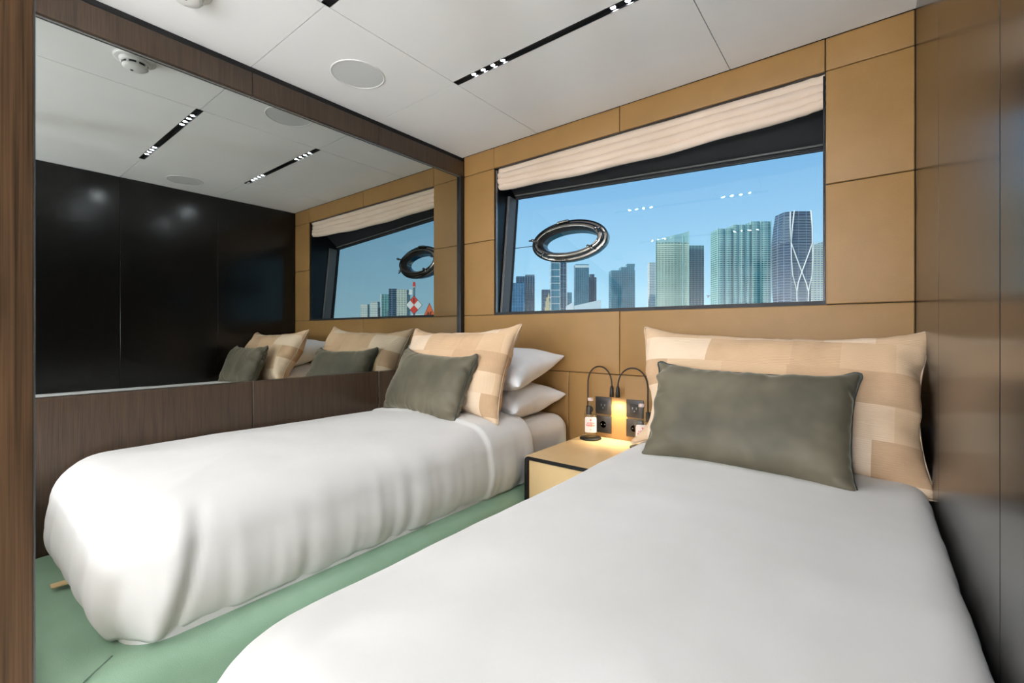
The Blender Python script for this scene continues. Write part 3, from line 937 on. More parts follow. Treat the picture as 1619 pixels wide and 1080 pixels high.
M['cap'] = plain('pink_cap', S(226, 206, 198), 0.4)
M['label'] = plain('paper_label', S(240, 226, 216), 0.6, var=0.02)
M['red_ink'] = plain('red_ink', S(222, 66, 48), 0.6)
M['water'] = pane_glass('water', (0.975, 0.98, 0.955, 1), 1.2)
def text_mesh(txt, size):
    cu = bpy.data.curves.new('t', 'FONT'); cu.body = txt; cu.size = size; cu.align_x = 'CENTER'; cu.align_y = 'CENTER'
    cu.resolution_u = 3; cu.offset = size * 0.02
    ob = bpy.data.objects.new('t', cu); C.objects.link(ob)
    bpy.context.view_layer.update()
    me = bpy.data.meshes.new_from_object(ob.evaluated_get(bpy.context.evaluated_depsgraph_get()))
    bpy.data.objects.remove(ob); bpy.data.curves.remove(cu)
    return me
def bottle(x, y, zb, label, face):
    t = empty('water_bottle', (x, y, zb), label, 'bottle', 'small water bottles')
    body = [(0.0, 0.004), (0.022, 0.002), (0.029, 0.0), (0.0325, 0.006), (0.033, 0.012), (0.033, 0.110), (0.0325, 0.118), (0.028, 0.138), (0.0205, 0.158), (0.0145, 0.170), (0.0128, 0.176), (0.0128, 0.184), (0.0148, 0.185), (0.0148, 0.188), (0.0128, 0.189), (0.0128, 0.197)]
    under(lathe('glass_body', body, M['bottle'], n=40, loc=(x, y, zb)), t)
    under(lathe('water', [(0.0, 0.006), (0.027, 0.006), (0.0312, 0.014), (0.0312, 0.108), (0.0305, 0.118), (0.0, 0.118)], M['water'], n=40, loc=(x, y, zb)), t)
    cp = under(lathe('cap', [(0.0, 0.203), (0.0125, 0.203), (0.0142, 0.2015), (0.0145, 0.189), (0.0138, 0.1885)], M['cap'], n=28, loc=(x, y, zb)), t)
    # curved label with a round top
    vs = []; fs = []; n = 24; rr = 0.0334; half = R(62)
    for i in range(n + 1):
        a = -half + 2 * half * i / n
        ztop = 0.096 + 0.014 * math.sqrt(max(0, 1 - (a / half) ** 4))
        for j in range(5):
            z = 0.030 + (ztop - 0.030) * j / 4
            vs.append((x + rr * math.cos(a + face), y + rr * math.sin(a + face), zb + z))
    for i in range(n):
        for j in range(4):
            k = i * 5 + j; fs.append((k, k + 5, k + 6, k + 1))
    lb_ = under(mesh_obj('paper_label', vs, fs, M['label'], None, True), t)
    def wrap(me, zc):
        for v in me.vertices:
            a = face + v.co.x / 0.0338
            v.co = (x + 0.0338 * math.cos(a), y + 0.0338 * math.sin(a), zb + zc + v.co.y)
        me.update()
        me.materials.append(M['red_ink'])
        ob = bpy.data.objects.new('lettering', me); C.objects.link(ob); under(ob, lb_)
    wrap(text_mesh('ACQUA', 0.0115), 0.078)
    wrap(text_mesh('PANNA', 0.0150), 0.066)
    # small emblem: a lily shape above the words, a dot below
    em = bpy.data.meshes.new('emblem')
    pts = [(0, 0.007), (0.0022, 0.003), (0.0046, 0.004), (0.0036, 0.0), (0.0012, 0.0), (0.002, -0.004), (-0.002, -0.004), (-0.0012, 0.0), (-0.0036, 0.0), (-0.0046, 0.004), (-0.0022, 0.003)]
    em.from_pydata([(p[0], p[1], 0) for p in pts], [], [tuple(range(len(pts)))[::-1]]); wrap(em, 0.093)
    em = bpy.data.meshes.new('emblem')
    em.from_pydata([(0.0022 * math.cos(k), 0.0022 * math.sin(k), 0) for k in [2 * PI * q / 10 for q in range(10)]], [], [tuple(range(10))]); wrap(em, 0.046)
    return t
def coaster(x, y, label):
    t = lathe('coaster', [(0.0, 0.0), (0.052, 0.0), (0.055, 0.002), (0.055, 0.006), (0.053, 0.008), (0.0, 0.0075)], M['rubber'], n=40)
    t.location = (x, y, NZ + 0.0003)
    return tag(t, label, 'coaster', 'black coasters')
fc = R(-60)
coaster(-1.123, 2.088, 'round black coaster under the bottle nearer the mirror-side bed')
bottle(-1.123, 2.088, NZ + 0.0082, 'small clear water bottle with red label nearer the mirror-side bed', fc)
coaster(-0.838, 2.060, 'round black coaster under the bottle nearer the foreground bed')
bottle(-0.838, 2.060, NZ + 0.0082, 'small clear water bottle with red label partly hidden by woven cushion', fc)

# sockets
def socket(xc, zc, kind, label):
    t = empty('wall_socket', (xc, YW, zc), label, 'socket', 'black wall sockets')
    h = 0.0445
    under(autosmooth(box('plate', (xc - h, YW - 0.009, zc - h), (xc + h, YW - 0.0002, zc + h), M['socket'], None, 0.003, 2)), t)
    y = YW - 0.0095
    if kind == 'round':
        o = lathe('socket_well', [(0.020, 0.0), (0.0195, 0.0015), (0.0185, 0.0015), (0.018, -0.0), (0.0, -0.0)], M['rubber'], n=32)
        o.rotation_euler = (R(90), 0, 0); o.location = (xc, y + 0.0005, zc); under(o, t)
        for s in (-1, 1):
            q = lathe('pin_hole', [(0.003, 0.0), (0.003, 0.001), (0.0, 0.001)], M['alu'], n=12)
            q.rotation_euler = (R(90), 0, 0); q.location = (xc + s * 0.0095, y, zc); under(q, t)
    else:
        under(box('insert', (xc - 0.024, y - 0.001, zc - 0.024), (xc + 0.024, y + 0.001, zc + 0.024), M['rubber'], None, 0.0006, 1), t)
        for s in (-1, 1):
            under(box('slot', (xc + s * 0.010 - 0.002, y - 0.0016, zc - 0.002), (xc + s * 0.010 + 0.002, y - 0.0008, zc + 0.008), M['alu']), t)
        under(box('slot', (xc - 0.003, y - 0.0016, zc - 0.014), (xc + 0.003, y - 0.0008, zc - 0.009), M['alu']), t)
xa, xb, zu, zd = -1.086, -0.914, 0.618, 0.520
socket(xa, zu, 'slots', 'upper black wall socket beside the bottle on the mirror side')
socket(xa, zd, 'round', 'lower black wall socket with round well on the mirror side')
socket(xb, zu, 'slots', 'upper black wall socket nearer the foreground bed')
socket(xb, zd, 'round', 'lower black wall socket with round well nearer the foreground bed')

# gooseneck reading lamps
M['bulb'] = emit('reading_lamp_led', (1.0, 0.80, 0.52, 1), 130)
def reading_lamp(xb, xh, label):
    t = empty('reading_lamp', (xb, YW, 0.60), label, 'reading lamp', 'gooseneck reading lamps')
    o = lathe('wall_base', [(0.0, 0.016), (0.014, 0.016), (0.017, 0.013), (0.017, 0.0)], M['rubber'], n=24)
    o.rotation_euler = (R(90), 0, 0); o.location = (xb, YW - 0.0003, 0.590); under(o, t)
    under(box('switch_block', (xb - 0.011, YW - 0.030, 0.565), (xb + 0.011, YW - 0.012, 0.612), M['rubber'], None, 0.003), t)
    yy = YW - 0.028
    pts = [Vector((xb, yy, 0.605)), Vector((xb, yy, 0.66))]
    xm = (xb + xh) / 2; hw = abs(xh - xb) / 2; s = 1 if xh > xb else -1
    for k in range(0, 19):
        a = PI - PI * k / 18
        pts.append(Vector((xm + s * hw * math.cos(a), yy - 0.02 * k / 18, 0.722 + 0.102 * math.sin(a) ** 0.85)))
    pts.append(Vector((xh, yy - 0.02, 0.715)))
    under(tube('gooseneck', pts, 0.0036, M['rubber'], None, 10), t)
    hp = Vector((xh, yy - 0.02, 0.72))
    hd = under(lathe('lamp_head', [(0.0, 0.012), (0.005, 0.010), (0.0085, 0.0), (0.0105, -0.030), (0.0115, -0.046), (0.0100, -0.046), (0.0095, -0.040)], M['rubber'], n=24, loc=hp), t)
    under(lathe('lamp_led', [(0.0, -0.0425), (0.0095, -0.0425)], M['bulb'], n=20, loc=hp), hd)
    ld = bpy.data.lights.new('reading_light', 'SPOT'); lo = bpy.data.objects.new('reading_light', ld); C.objects.link(lo)
    ld.energy = 3.2; ld.color = (1.0, 0.86, 0.62); ld.spot_size = R(120); ld.spot_blend = 0.9; ld.shadow_soft_size = 0.01
    lo.location = hp + Vector((0, 0, -0.050)); lo.rotation_euler = (R(8), 0, 0)
    under(lo, t)
reading_lamp(-1.165, -1.018, 'black gooseneck reading lamp rising behind the bottle on the mirror side')
reading_lamp(-0.838, -0.985, 'black gooseneck reading lamp rising beside the woven cushion')

# ================================================================== OUTSIDE
ZW = -0.8
m = Mt('sea_water'); v = m.coords()
f = m.noise(v, 0.35, 4)
m.set(Base_Color=S(60, 120, 130), Roughness=0.18); m.bump(f, 0.5, 0.4)
M['sea'] = m.m
sea = mesh_obj('sea', [(-5000, 3.2, ZW), (5000, 3.2, ZW), (5000, 5500, ZW), (-5000, 5500, ZW)], [(0, 1, 2, 3)], M['sea'])
struct(sea)

def facade(name, glass, frame, fl=3.4, bay=3.2, vert=0.18, horiz=0.3, rough=0.25):
    """glazed facade: fine mullions and spandrels below the scale of the built slabs"""
    m = Mt(name)
    tc = m.n('TexCoord'); sp = m.n('SeparateXYZ'); m.l(tc.outputs['Object'], sp.inputs[0])
    def saw(val, period, frac):
        a = m.n('Math'); a.operation = 'DIVIDE'; m.l(val, a.inputs[0]); a.inputs[1].default_value = period
        b = m.n('Math'); b.operation = 'FRACT'; m.l(a.outputs[0], b.inputs[0])
        c = m.n('Math'); c.operation = 'LESS_THAN'; m.l(b.outputs[0], c.inputs[0]); c.inputs[1].default_value = frac
        return c.outputs[0]
    h = saw(sp.outputs['Z'], fl, horiz); vv = saw(sp.outputs['X'], bay, vert)
    mxx = m.n('Math'); mxx.operation = 'MAXIMUM'; m.l(h, mxx.inputs[0]); m.l(vv, mxx.inputs[1])
    mix = m.n('MixRGB'); m.l(mxx.outputs[0], mix.inputs[0])
    nz = m.noise(tc.outputs['Object'], 0.06, 3)
    lo = tuple(c * 0.75 for c in glass[:3]) + (1,)
    hi = tuple(min(1, c * 1.25) for c in glass[:3]) + (1,)
    m.l(m.ramp(nz, [(0.35, lo), (0.65, hi)]), mix.inputs[1]); mix.inputs[2].default_value = frame
    m.l(mix.outputs[0], m.b.inputs['Base Color'])
    m.set(Roughness=rough)
    return m.m

def prism(name, poly, z0, z1, mat, parent=None, tops=None):
    n = len(poly)
    vs = [(x, y, z0) for x, y in poly] + [(x, y, (tops[i] if tops else z1)) for i, (x, y) in enumerate(poly)]
    fs = [tuple(range(n))[::-1], tuple(range(n, 2 * n))] + [(i, (i + 1) % n, n + (i + 1) % n, n + i) for i in range(n)]
    o = mesh_obj(name, vs, fs, mat, None)
    if parent is not None: under(o, parent)
    return o
def scaled(poly, off):
    cx = sum(p[0] for p in poly) / len(poly); cy = sum(p[1] for p in poly) / len(poly)
    out = []
    for x, y in poly:
        d = math.hypot(x - cx, y - cy); k = (d + off) / d
        out.append((cx + (x - cx) * k, cy + (y - cy) * k))
    return out
def slabs(poly, z0, z1, step, th, off, mat, parent, name='floor_slabs', tops=None):
    bm = bmesh.new(); P = scaled(poly, off)
    z = z0
    n = len(P)
    while z < z1:
        a = [bm.verts.new((x, y, z)) for x, y in P]; b = [bm.verts.new((x, y, z + th)) for x, y in P]
        bm.faces.new(a[::-1]); bm.faces.new(b)
        for i in range(n): bm.faces.new((a[i], a[(i + 1) % n], b[(i + 1) % n], b[i]))
        z += step
    o = bm_obj(name, bm, mat); o['kind'] = 'stuff'
    return under(o, parent)
def quadfoot(a, b, depth):
    """footprint from front edge a->b (left to right seen from the boat), going away by depth"""
    a = Vector(a); b = Vector(b); d = (b - a).normalized(); nrm = Vector((-d.y, d.x))
    return [tuple(a), tuple(b), tuple(b + nrm * depth), tuple(a + nrm * depth)]
def fins(poly_pts, z0, z1, w, mat, parent, out=0.8):
    for (x, y) in poly_pts:
        d = Vector((x, y)).normalized() * out
        bm = bmesh.new(); tube_bm(bm, [(x - d.x, y - d.y, z0), (x - d.x, y - d.y, z1)], w, 4)
        under(bm_obj('fin', bm, mat), parent)
def lerp2(a, b, t): return (a[0] + (b[0] - a[0]) * t, a[1] + (b[1] - a[1]) * t)

M['f_blue'] = facade('blue_glass_facade', S(70, 110, 140), S(150, 180, 195), 4.2, 6, 0.10, 0.16)
M['f_teal'] = facade('teal_glass_facade', S(62, 116, 134), S(110, 160, 172), 3.6, 3.4, 0.22, 0.22)
M['f_dark'] = facade('dark_glass_facade', S(44, 68, 92), S(120, 140, 155), 3.6, 8, 0.1, 0.2)
M['f_pale'] = facade('pale_concrete_facade', S(130, 160, 165), S(205, 215, 208), 3.4, 4, 0.3, 0.45, 0.6)
M['f_aqua'] = facade('aqua_balcony_facade', S(64, 124, 132), S(150, 190, 185), 3.4, 4.5, 0.2, 0.25)
M['f_green'] = facade('green_balcony_facade', S(120, 158, 146), S(212, 220, 196), 3.4, 4.2, 0.22, 0.35, 0.5)
M['c_white'] = plain('white_concrete', S(236, 238, 232), 0.7, var=0.03, nscale=0.1)
M['c_cream'] = plain('cream_concrete', S(226, 222, 196), 0.7, var=0.04, nscale=0.1)
M['c_green'] = plain('pale_green_concrete', S(200, 214, 190), 0.7, var=0.04, nscale=0.1)
M['c_aqua'] = plain('pale_aqua_concrete', S(176, 214, 206), 0.6, var=0.04, nscale=0.1)
M['c_gold'] = plain('ochre_stone', S(226, 202, 150), 0.8, var=0.06, nscale=0.2)
M['c_grey'] = plain('grey_concrete', S(120, 140, 150), 0.7, var=0.05, nscale=0.1)

def tower(a, b, depth, top, mat, label, slab_mat=None, step=3.6, th=0.9, off=0.6, tops=None):
    poly = quadfoot(a, b, depth)
    c = (sum(p[0] for p in poly) / 4, sum(p[1] for p in poly) / 4, ZW)
    t = empty('skyscraper', c, label, 'skyscraper', 'skyline towers')
    prism('tower_body', poly, ZW, top + 1, mat, t, tops)
    if slab_mat: slabs(poly, 4, (min(tops) if tops else top + 1) - 2, step, th, off, slab_mat, t)
    return t, poly

H1 = 1.0
# A: blue block at the left jamb
t, p = tower((-823, 1070), (-780, 1104), 40, 167, M['f_dark'], 'slate blue tower block nearest the left window jamb', M['c_grey'], 5.5, 0.7, 0.5)
fins([lerp2(p[0], p[1], q) for q in (0.48, 0.62, 0.75, 0.88)], 4, 168, 1.6, M['c_grey'], t, 1.2)
under(prism('lower_wing', quadfoot((-809, 1024), (-776, 1050), 30), ZW, 144, M['f_blue']), t)
under(prism('roof_plant', quadfoot((-806, 1092), (-784, 1109), 12), 168, 174, M['c_grey']), t)
# B: grey slab and golden spire
t, p = tower((-734, 1076), (-713, 1093), 30, 123, M['f_dark'], 'grey flat-topped tower behind the golden spire', M['c_grey'], 5, 0.8, 0.5)
sp_ = empty('spire_tower', (-637, 962, ZW), 'small stepped ochre stone tower with a cupola and spire', 'tower')
for (hw_, z0_, z1_) in ((10, ZW, 46), (7, 46, 64), (5, 64, 80), (3.4, 80, 90)):
    c0 = Vector((-638, 961)); d_ = Vector((0.79, 0.62)) * hw_
    under(prism('tier', quadfoot(tuple(c0 - d_), tuple(c0 + d_), hw_ * 1.8), z0_, z1_, M['c_gold']), sp_)
bm = bmesh.new(); tube_bm(bm, [(-636.5, 963, 88), (-636.5, 963, 93), (-636.5, 963, 101)], [3.2, 2.2, 0.3], 10)
under(bm_obj('spire', bm, M['c_gold']), sp_)
# C: tall gridded tower under the porthole
t, p = tower((-549.5, 840), (-534, 852), 22, 176, M['f_teal'], 'tall tower with white gridlines below the porthole', M['c_white'], 15.0, 1.1, 0.5)
p2 = quadfoot((-533.5, 852.5), (-521.5, 861.5), 18)
under(prism('side_wing', p2, ZW, 177, M['f_dark']), t)
slabs(p2, 8, 174, 15, 0.7, 0.4, M['c_grey'], t)
fins([(-549.5, 840), (-533.6, 852.4), (-521.8, 861.4)], 2, 178, 0.9, M['c_white'], t, 0.6)
# D
tower((-679, 1120), (-667, 1129), 14, 115, M['f_teal'], 'small slim teal tower between the gridded tower and white-crowned tower', M['c_grey'], 6, 1.5, 0.5)
# E white crown
t, p = tower((-506.7, 873.5), (-483.6, 891.6), 24, 143, M['f_teal'], 'dark teal slab tower with a white crown', None)
under(prism('crown_band', scaled(p, 0.5), 144, 149.5, M['c_white']), t)
under(prism('crown_cap', scaled(p, 0.1), 149.5, 151.5, M['f_teal']), t)
fins([lerp2(p[0], p[1], q / 6) for q in range(7)], 4, 144, 0.35, M['c_grey'], t, 0.4)
# F
t, p = tower((-507.8, 936), (-493.9, 947), 18, 128, M['f_dark'], 'narrow stepped dark tower beside the white-crowned tower', None)
under(prism('upper_block', quadfoot((-506, 938), (-498, 944.4), 14), 129, 136, M['f_dark']), t)
fins([lerp2(p[0], p[1], q) for q in (0.25, 0.5, 0.75)], 4, 128, 0.7, M['c_grey'], t, 0.5)
# G
t, p = tower((-399.6, 830.3), (-363.1, 859), 26, 123.5, M['f_teal'], 'broad teal glass tower with stepped roof standing alone', M['c_grey'], 3.6, 0.6, 0.25)
under(prism('roof_step', quadfoot((-385, 842), (-364, 858.5), 20), 124.5, 131, M['f_teal']), t)
under(prism('roof_block', quadfoot((-376, 850), (-363.4, 859), 16), 131, 137.5, M['f_teal']), t)
# H slim pale
t, p = tower((-359.2, 925.5), (-348.8, 933.7), 14, 147, M['f_pale'], 'slim pale tower just left of the lit green balcony tower', M['c_white'], 3.4, 1.2, 0.3)
# I lit curved crown tower
p = [(-275.4, 737.1), (-263, 745), (-251, 754.5), (-240, 764.9), (-232.5, 770.7), (-240, 786), (-262, 776), (-276, 757)]
tps = [151, 156, 160.5, 164, 167.5, 166, 158, 152]
t = empty('skyscraper', (-254, 760, ZW), 'sunlit pale green balcony tower with a curved sloping crown', 'skyscraper', 'skyline towers')
prism('tower_body', p, ZW, 150, M['f_green'], t, tps)
slabs(p, 3, 148, 3.3, 1.3, 0.9, M['c_green'], t)
prism('crown', scaled(p, 0.4), 150, 160, M['c_aqua'], t, [z + 1.5 for z in tps])
fins([p[0], p[3], p[4]], 2, 160, 0.5, M['c_aqua'], t, 0.6)
# J
t, p = tower((-242, 801.5), (-221.3, 817.7), 24, 149.9, M['f_aqua'], 'aqua balcony tower joined to the right of the curved crown tower', M['c_grey'], 3.4, 0.7, 0.4)
# K scalloped white-finned tower
def scallop(a, b, k, bulge, depth):
    a = Vector(a); b = Vector(b); d = (b - a); u = d.normalized(); nrm = Vector((-u.y, u.x)); pts = []; ends = []
    for i in range(k):
        for q in range(5):
            t_ = (i + q / 5) / k; pts.append(tuple(a + d * t_ - nrm * bulge * math.sin(PI * q / 5)))
        ends.append(tuple(a + d * (i / k)))
    ends.append(tuple(b)); pts.append(tuple(b))
    pts += [tuple(b + nrm * depth), tuple(a + nrm * depth)]
    return pts, ends
t = empty('skyscraper', (-150, 785, ZW), 'wide aqua tower of rounded bays with white vertical fins', 'skyscraper', 'skyline towers')
for (a, b, k, hh) in (((-181.7, 747.1), (-163, 761.7), 2, 160), ((-163, 761.7), (-141.5, 778.6), 3, 166), ((-141.5, 778.6), (-117.1, 797.7), 2, 171)):
    ps, ends = scallop(a, b, k, 2.2, 26)
    prism('bay_block', ps, ZW, hh + 1, M['f_aqua'], t)
    slabs(ps, 3, hh, 3.3, 0.75, 0.7, M['c_aqua'], t)
    fins(ends, 2, hh + 3, 0.7, M['c_aqua'], t, 0.8)
# L: dark tower with a white exoskeleton
t = empty('skyscraper', (-72, 715, ZW), 'dark glass tower with a white curving crossed exoskeleton', 'skyscraper', 'skyline towers')
A_, B_ = Vector((-88.5, 693.1)), Vector((-56.9, 717.9)); U_ = (B_ - A_).normalized(); N_ = Vector((-U_.y, U_.x)); Wd = (B_ - A_).length
def Lp(s, z, out=0.0):
    q = A_ + U_ * (Wd * s) - N_ * out
    return (q.x, q.y, z)
zz = lambda v: 1.0 + (525.7 - v) / 716.5 * 600
prof = [(490, 0.08, 0.97), (460, 0.03, 0.98), (430, 0.01, 0.995), (405, 0.0, 1.0), (383, 0.0, 1.0), (358, 0.06, 0.99), (334, 0.14, 0.965)]
zb_ = [ZW] + [zz(v) for v, _, _ in prof]; l_ = [0.10] + [q[1] for q in prof]; r_ = [0.96] + [q[2] for q in prof]
vs = []; 
for z, l, r in zip(zb_, l_, r_):
    e_ = l + (r - l) * 0.27
    for s, o_ in ((l, -6.0), (e_, 0.0), (r - 0.03, 0.0), (r, -3.0), (r, -26.0), (l, -26.0)):
        vs.append(Lp(s, z, o_))
fs = []
for i in range(len(zb_) - 1):
    for k in range(6):
        fs.append((i * 6 + k, i * 6 + (k + 1) % 6, (i + 1) * 6 + (k + 1) % 6, (i + 1) * 6 + k))
fs.append(tuple(range((len(zb_) - 1) * 6, len(zb_) * 6)))
under(mesh_obj('tower_body', vs, fs, M['f_dark']), t)
bm = bmesh.new(); z = 20
while z < zz(340):
    l = np.interp(z, zb_, l_); r = np.interp(z, zb_, r_); e_ = l + (r - l) * 0.27
    ring_ = [(l if z > zz(383) else e_, -6.0 if z > zz(383) else 0.0), (e_, 0.7), (r - 0.03, 0.7), (r + 0.01, -3.0), (r, -20.0), (e_, -20)]
    a = [bm.verts.new(Lp(s, z, o_)) for s, o_ in ring_]; b = [bm.verts.new(Lp(s, z + 0.9, o_)) for s, o_ in ring_]
    bm.faces.new(a[::-1]); bm.faces.new(b)
    for i in range(6): bm.faces.new((a[i], a[(i + 1) % 6], b[(i + 1) % 6], b[i]))
    z += 3.6
o = bm_obj('floor_slabs', bm, M['c_grey']); o['kind'] = 'stuff'; under(o, t)
sx_ = lambda u: (u - 1237) / 48.0
def exo(pts, w=0.75):
    bm = bmesh.new(); tube_bm(bm, [Lp(sx_(u), zz(v), 1.2) for u, v in pts], w, 6)
    under(bm_obj('exoskeleton_rib', bm, M['c_white'], None, True), t)
exo([(1255, 333), (1252, 360), (1250, 384), (1258, 406), (1267, 430), (1274, 448), (1277.5, 462), (1276.5, 490)])
exo([(1281, 333), (1283.5, 360), (1284, 384), (1276, 406), (1267, 430), (1261, 448), (1259, 462), (1260, 490)])
exo([(1250, 384), (1250.5, 410), (1252.5, 435), (1257, 452), (1259, 462)], 0.55)
exo([(1284, 384), (1284.5, 410), (1283, 435), (1279, 452), (1277.5, 462)], 0.55)
exo([(1248.5, 335), (1248.5, 360), (1250, 384)], 0.6)
# M
t, p = tower((-65.2, 813), (-51, 824.1), 22, 134, M['f_pale'], 'cream and pale teal tower at the right edge of the window', M['c_cream'], 3.4, 1.2, 0.3, tops=[132, 138, 140, 136])
# low buildings
ar = empty('arena', (-220, 400, ZW), 'low white building with sail-shaped walls in front of towers', 'arena')
for (a, b, ta, tb) in (((-236.0, 388), (-229.7, 391.9), 27, 31.5), ((-229.0, 392.3), (-208.2, 408.6), 27.5, 33.5)):
    pl = quadfoot(a, b, 12); prism('sail_wall', pl, ZW, 0, M['c_white'], ar, [ta, tb, tb - 1, ta - 1])
pl = quadfoot((-207.5, 420), (-186.0, 437), 30)
prism('low_hall', pl, ZW, 22, M['c_grey'], ar)
prism('hall_roof', scaled(pl, 2.5), 22, 27, M['c_white'], ar, [25, 23.6, 24.5, 27])
lw = empty('low_terminal', (-190, 480, ZW), 'long low flat roofed waterfront building along the skyline base', 'building')
pl = quadfoot((-212, 470), (-150, 518), 26)
prism('hall', pl, ZW, 24.5, M['f_teal'], lw); prism('roof', scaled(pl, 3), 24.5, 26.0, M['c_white'], lw)

def crane(x, y, h, label):
    t = empty('tower_crane', (x, y, ZW), label, 'crane', 'construction cranes')
    bm = bmesh.new(); box_bm(bm, (x - 0.8, y - 0.8, ZW), (x + 0.8, y + 0.8, h)); under(bm_obj('mast', bm, M['c_grey']), t)
    u = Vector((0.787, 0.617, 0)); c = Vector((x, y, h - 8))
    bm = bmesh.new(); tube_bm(bm, [c - u * 10, c + u * 26], 0.7, 4); under(bm_obj('jib', bm, M['c_grey']), t)
    bm = bmesh.new(); tube_bm(bm, [c - u * 9 + Vector((0, 0, -2)), c - u * 6 + Vector((0, 0, -2))], 1.6, 4); under(bm_obj('counterweight', bm, M['c_grey']), t)
crane(-243, 953, 82, 'tower crane just left of the wide aqua tower')
crane(-147, 1029, 67, 'tower crane just right of the wide aqua tower')
ub = empty('building_shell', (-215, 930, ZW), 'unfinished low concrete building below the crane', 'building')
prism('frame_block', quadfoot((-226, 925), (-210, 938), 12), ZW, 62, M['c_grey'], ub)
prism('core', quadfoot((-220, 932), (-212, 938), 8), 62, 72, M['f_dark'], ub)

# skyline that shows only in the mirror (to the right of the window view); front edges run right to left
def mtower(a, b, depth, top, mat, label, slab_mat=None, step=3.6, th=0.9, off=0.5):
    return tower(b, a, depth, top, mat, label, slab_mat, step, th, off)
mtower((876, 581), (864, 590), 14, 62.4, M['f_pale'], 'shortest pale tower at the left of the mirrored skyline', M['c_white'], 4, 1.2)
mtower((859, 594), (846, 604), 16, 68, M['f_pale'], 'pale rounded-top tower second in the mirrored skyline', M['c_white'], 4, 1.4)
mtower((846, 605), (841, 609), 10, 55, M['f_dark'], 'low dark tower beside the pale ones in the mirrored skyline', None)
t, p = mtower((798, 578), (784, 589), 18, 80, M['f_aqua'], 'white-framed glass tower in the mirrored skyline', None)
fins([p[0], p[1]], 2, 82, 1.2, M['c_white'], t, 0.6)
t, p = mtower((700, 528), (676, 547), 30, 81, M['f_pale'], 'widest lit tower with darker-coloured shaded flank in the mirrored skyline', M['c_cream'], 3.4, 1.0)
under(prism('shaded_flank', quadfoot((690, 534), (701, 525.5), 24), ZW, 83, M['f_dark']), t)  # side away from the sun, its shade put into a darker facade colour
mtower((668, 552), (640, 575), 20, 34, M['c_white'], 'low white building group at the right of the mirrored skyline', None)
mtower((640, 577), (590, 612), 20, 42, M['f_pale'], 'low pale block behind the triangular daymark', M['c_white'], 4, 1.0)
mtower((746, 556), (738, 561.5), 10, 42, M['f_dark'], 'small dark block before the widest mirrored tower', None)

# navigation daymarks on a pile, seen in the mirror
M['nav_red'] = plain('red_board', S(226, 62, 44), 0.5, var=0.03)
M['nav_orange'] = plain('orange_board', S(240, 106, 50), 0.5, var=0.03)
M['nav_white'] = plain('white_board', S(236, 236, 230), 0.5, var=0.03)
M['nav_black'] = plain('black_ink', S(20, 20, 22), 0.5)
nv = empty('navigation_beacon', (27.2, 26.1, ZW), 'navigation pile with red and white diamond board and lantern seen in the mirror', 'beacon')
D_ = Vector((-0.72, -0.69, 0)); Uv = Vector((-0.69, 0.72, 0))   # towards the boat / sideways
def board(cen, pts, mat, name, parent, off=0.0, th=0.03):
    vs = [cen + Uv * x + Vector((0, 0, z)) + D_ * (off + th) for x, z in pts] + [cen + Uv * x + Vector((0, 0, z)) + D_ * off for x, z in pts]
    n = len(pts)
    return under(mesh_obj(name, vs, [tuple(range(n)), tuple(range(2 * n - 1, n - 1, -1))] + [(i, n + i, n + (i + 1) % n, (i + 1) % n) for i in range(n)], mat), parent)
c1 = Vector((27.2, 26.1, 3.42)); s = 0.66
board(c1, [(0, s * 1.28), (s * 1.1, 0), (0, -s * 1.28), (-s * 1.1, 0)], M['nav_black'], 'board_back', nv, -0.03)
q = 0.94
def dm(pts): return [(x * q * s * 1.1, z * q * s * 1.28) for x, z in pts]
board(c1, dm([(0, 1), (0.5, 0.5), (0, 0), (-0.5, 0.5)]), M['nav_red'], 'red_quarter', nv)
board(c1, dm([(0, 0), (0.5, -0.5), (0, -1), (-0.5, -0.5)]), M['nav_red'], 'red_quarter', nv)
board(c1, dm([(0.5, 0.5), (1, 0), (0.5, -0.5), (0, 0)]), M['nav_white'], 'white_quarter', nv)
board(c1, dm([(-0.5, 0.5), (0, 0), (-0.5, -0.5), (-1, 0)]), M['nav_white'], 'white_quarter', nv)
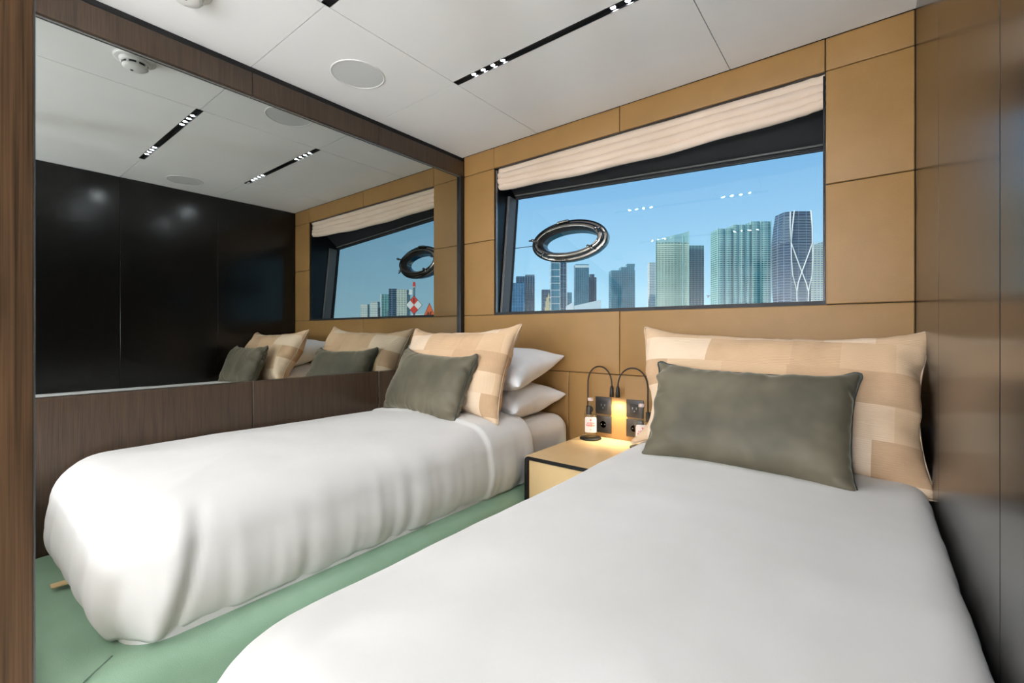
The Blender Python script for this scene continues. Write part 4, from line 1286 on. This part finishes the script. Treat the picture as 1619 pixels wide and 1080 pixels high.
def sign_text(txt, size, cen, off, parent):
    me = text_mesh(txt, size)
    for v in me.vertices:
        v.co = cen - Uv * v.co.x + Vector((0, 0, v.co.y)) + D_ * off
    me.update(); me.materials.append(M['nav_black'])
    o = bpy.data.objects.new('lettering', me); C.objects.link(o); under(o, parent)
sign_text('1', 0.55, c1 + Vector((0, 0, 0.40)), 0.05, nv)
bm = bmesh.new(); tube_bm(bm, [c1 - D_ * 0.12 + Vector((0, 0, -4.3)), c1 - D_ * 0.12 + Vector((0, 0, 1.55))], 0.09, 10)
under(bm_obj('pile', bm, M['c_grey']), nv)
bm = bmesh.new(); tube_bm(bm, [c1 + Vector((0, 0, 1.55)) - D_ * 0.12, c1 + Vector((0, 0, 1.62)) - D_ * 0.12], 0.17, 14); under(bm_obj('lantern_base', bm, M['nav_white']), nv)
bm = bmesh.new(); tube_bm(bm, [c1 + Vector((0, 0, 1.62)) - D_ * 0.12, c1 + Vector((0, 0, 1.98)) - D_ * 0.12, c1 + Vector((0, 0, 2.06)) - D_ * 0.12], [0.13, 0.11, 0.03], 14); under(bm_obj('lantern', bm, M['nav_red']), nv)
board(c1 + Uv * -0.30 + Vector((0, 0, 1.12)), [(-0.16, -0.2), (0.12, -0.24), (0.16, 0.2), (-0.10, 0.24)], M['nav_white'], 'solar_panel', nv)
nt = empty('daymark', (26.2, 27.0, ZW), 'orange triangular daymark board on a pile seen in the mirror', 'beacon')
c2 = Vector((26.17, 26.98, 2.30))
board(c2, [(0, 1.34), (0.60, -0.06), (-0.60, -0.06)], M['nav_black'], 'board_back', nt, -0.03)
board(c2, [(0, 1.24), (0.55, 0.0), (-0.55, 0.0)], M['nav_orange'], 'triangle_board', nt)
sign_text('36', 0.52, c2 + Vector((0, 0, 0.34)), 0.05, nt)
bm = bmesh.new(); tube_bm(bm, [c2 - D_ * 0.12 + Vector((0, 0, -3.1)), c2 - D_ * 0.12 + Vector((0, 0, 0.5))], 0.09, 10)
under(bm_obj('pile', bm, M['c_grey']), nt)
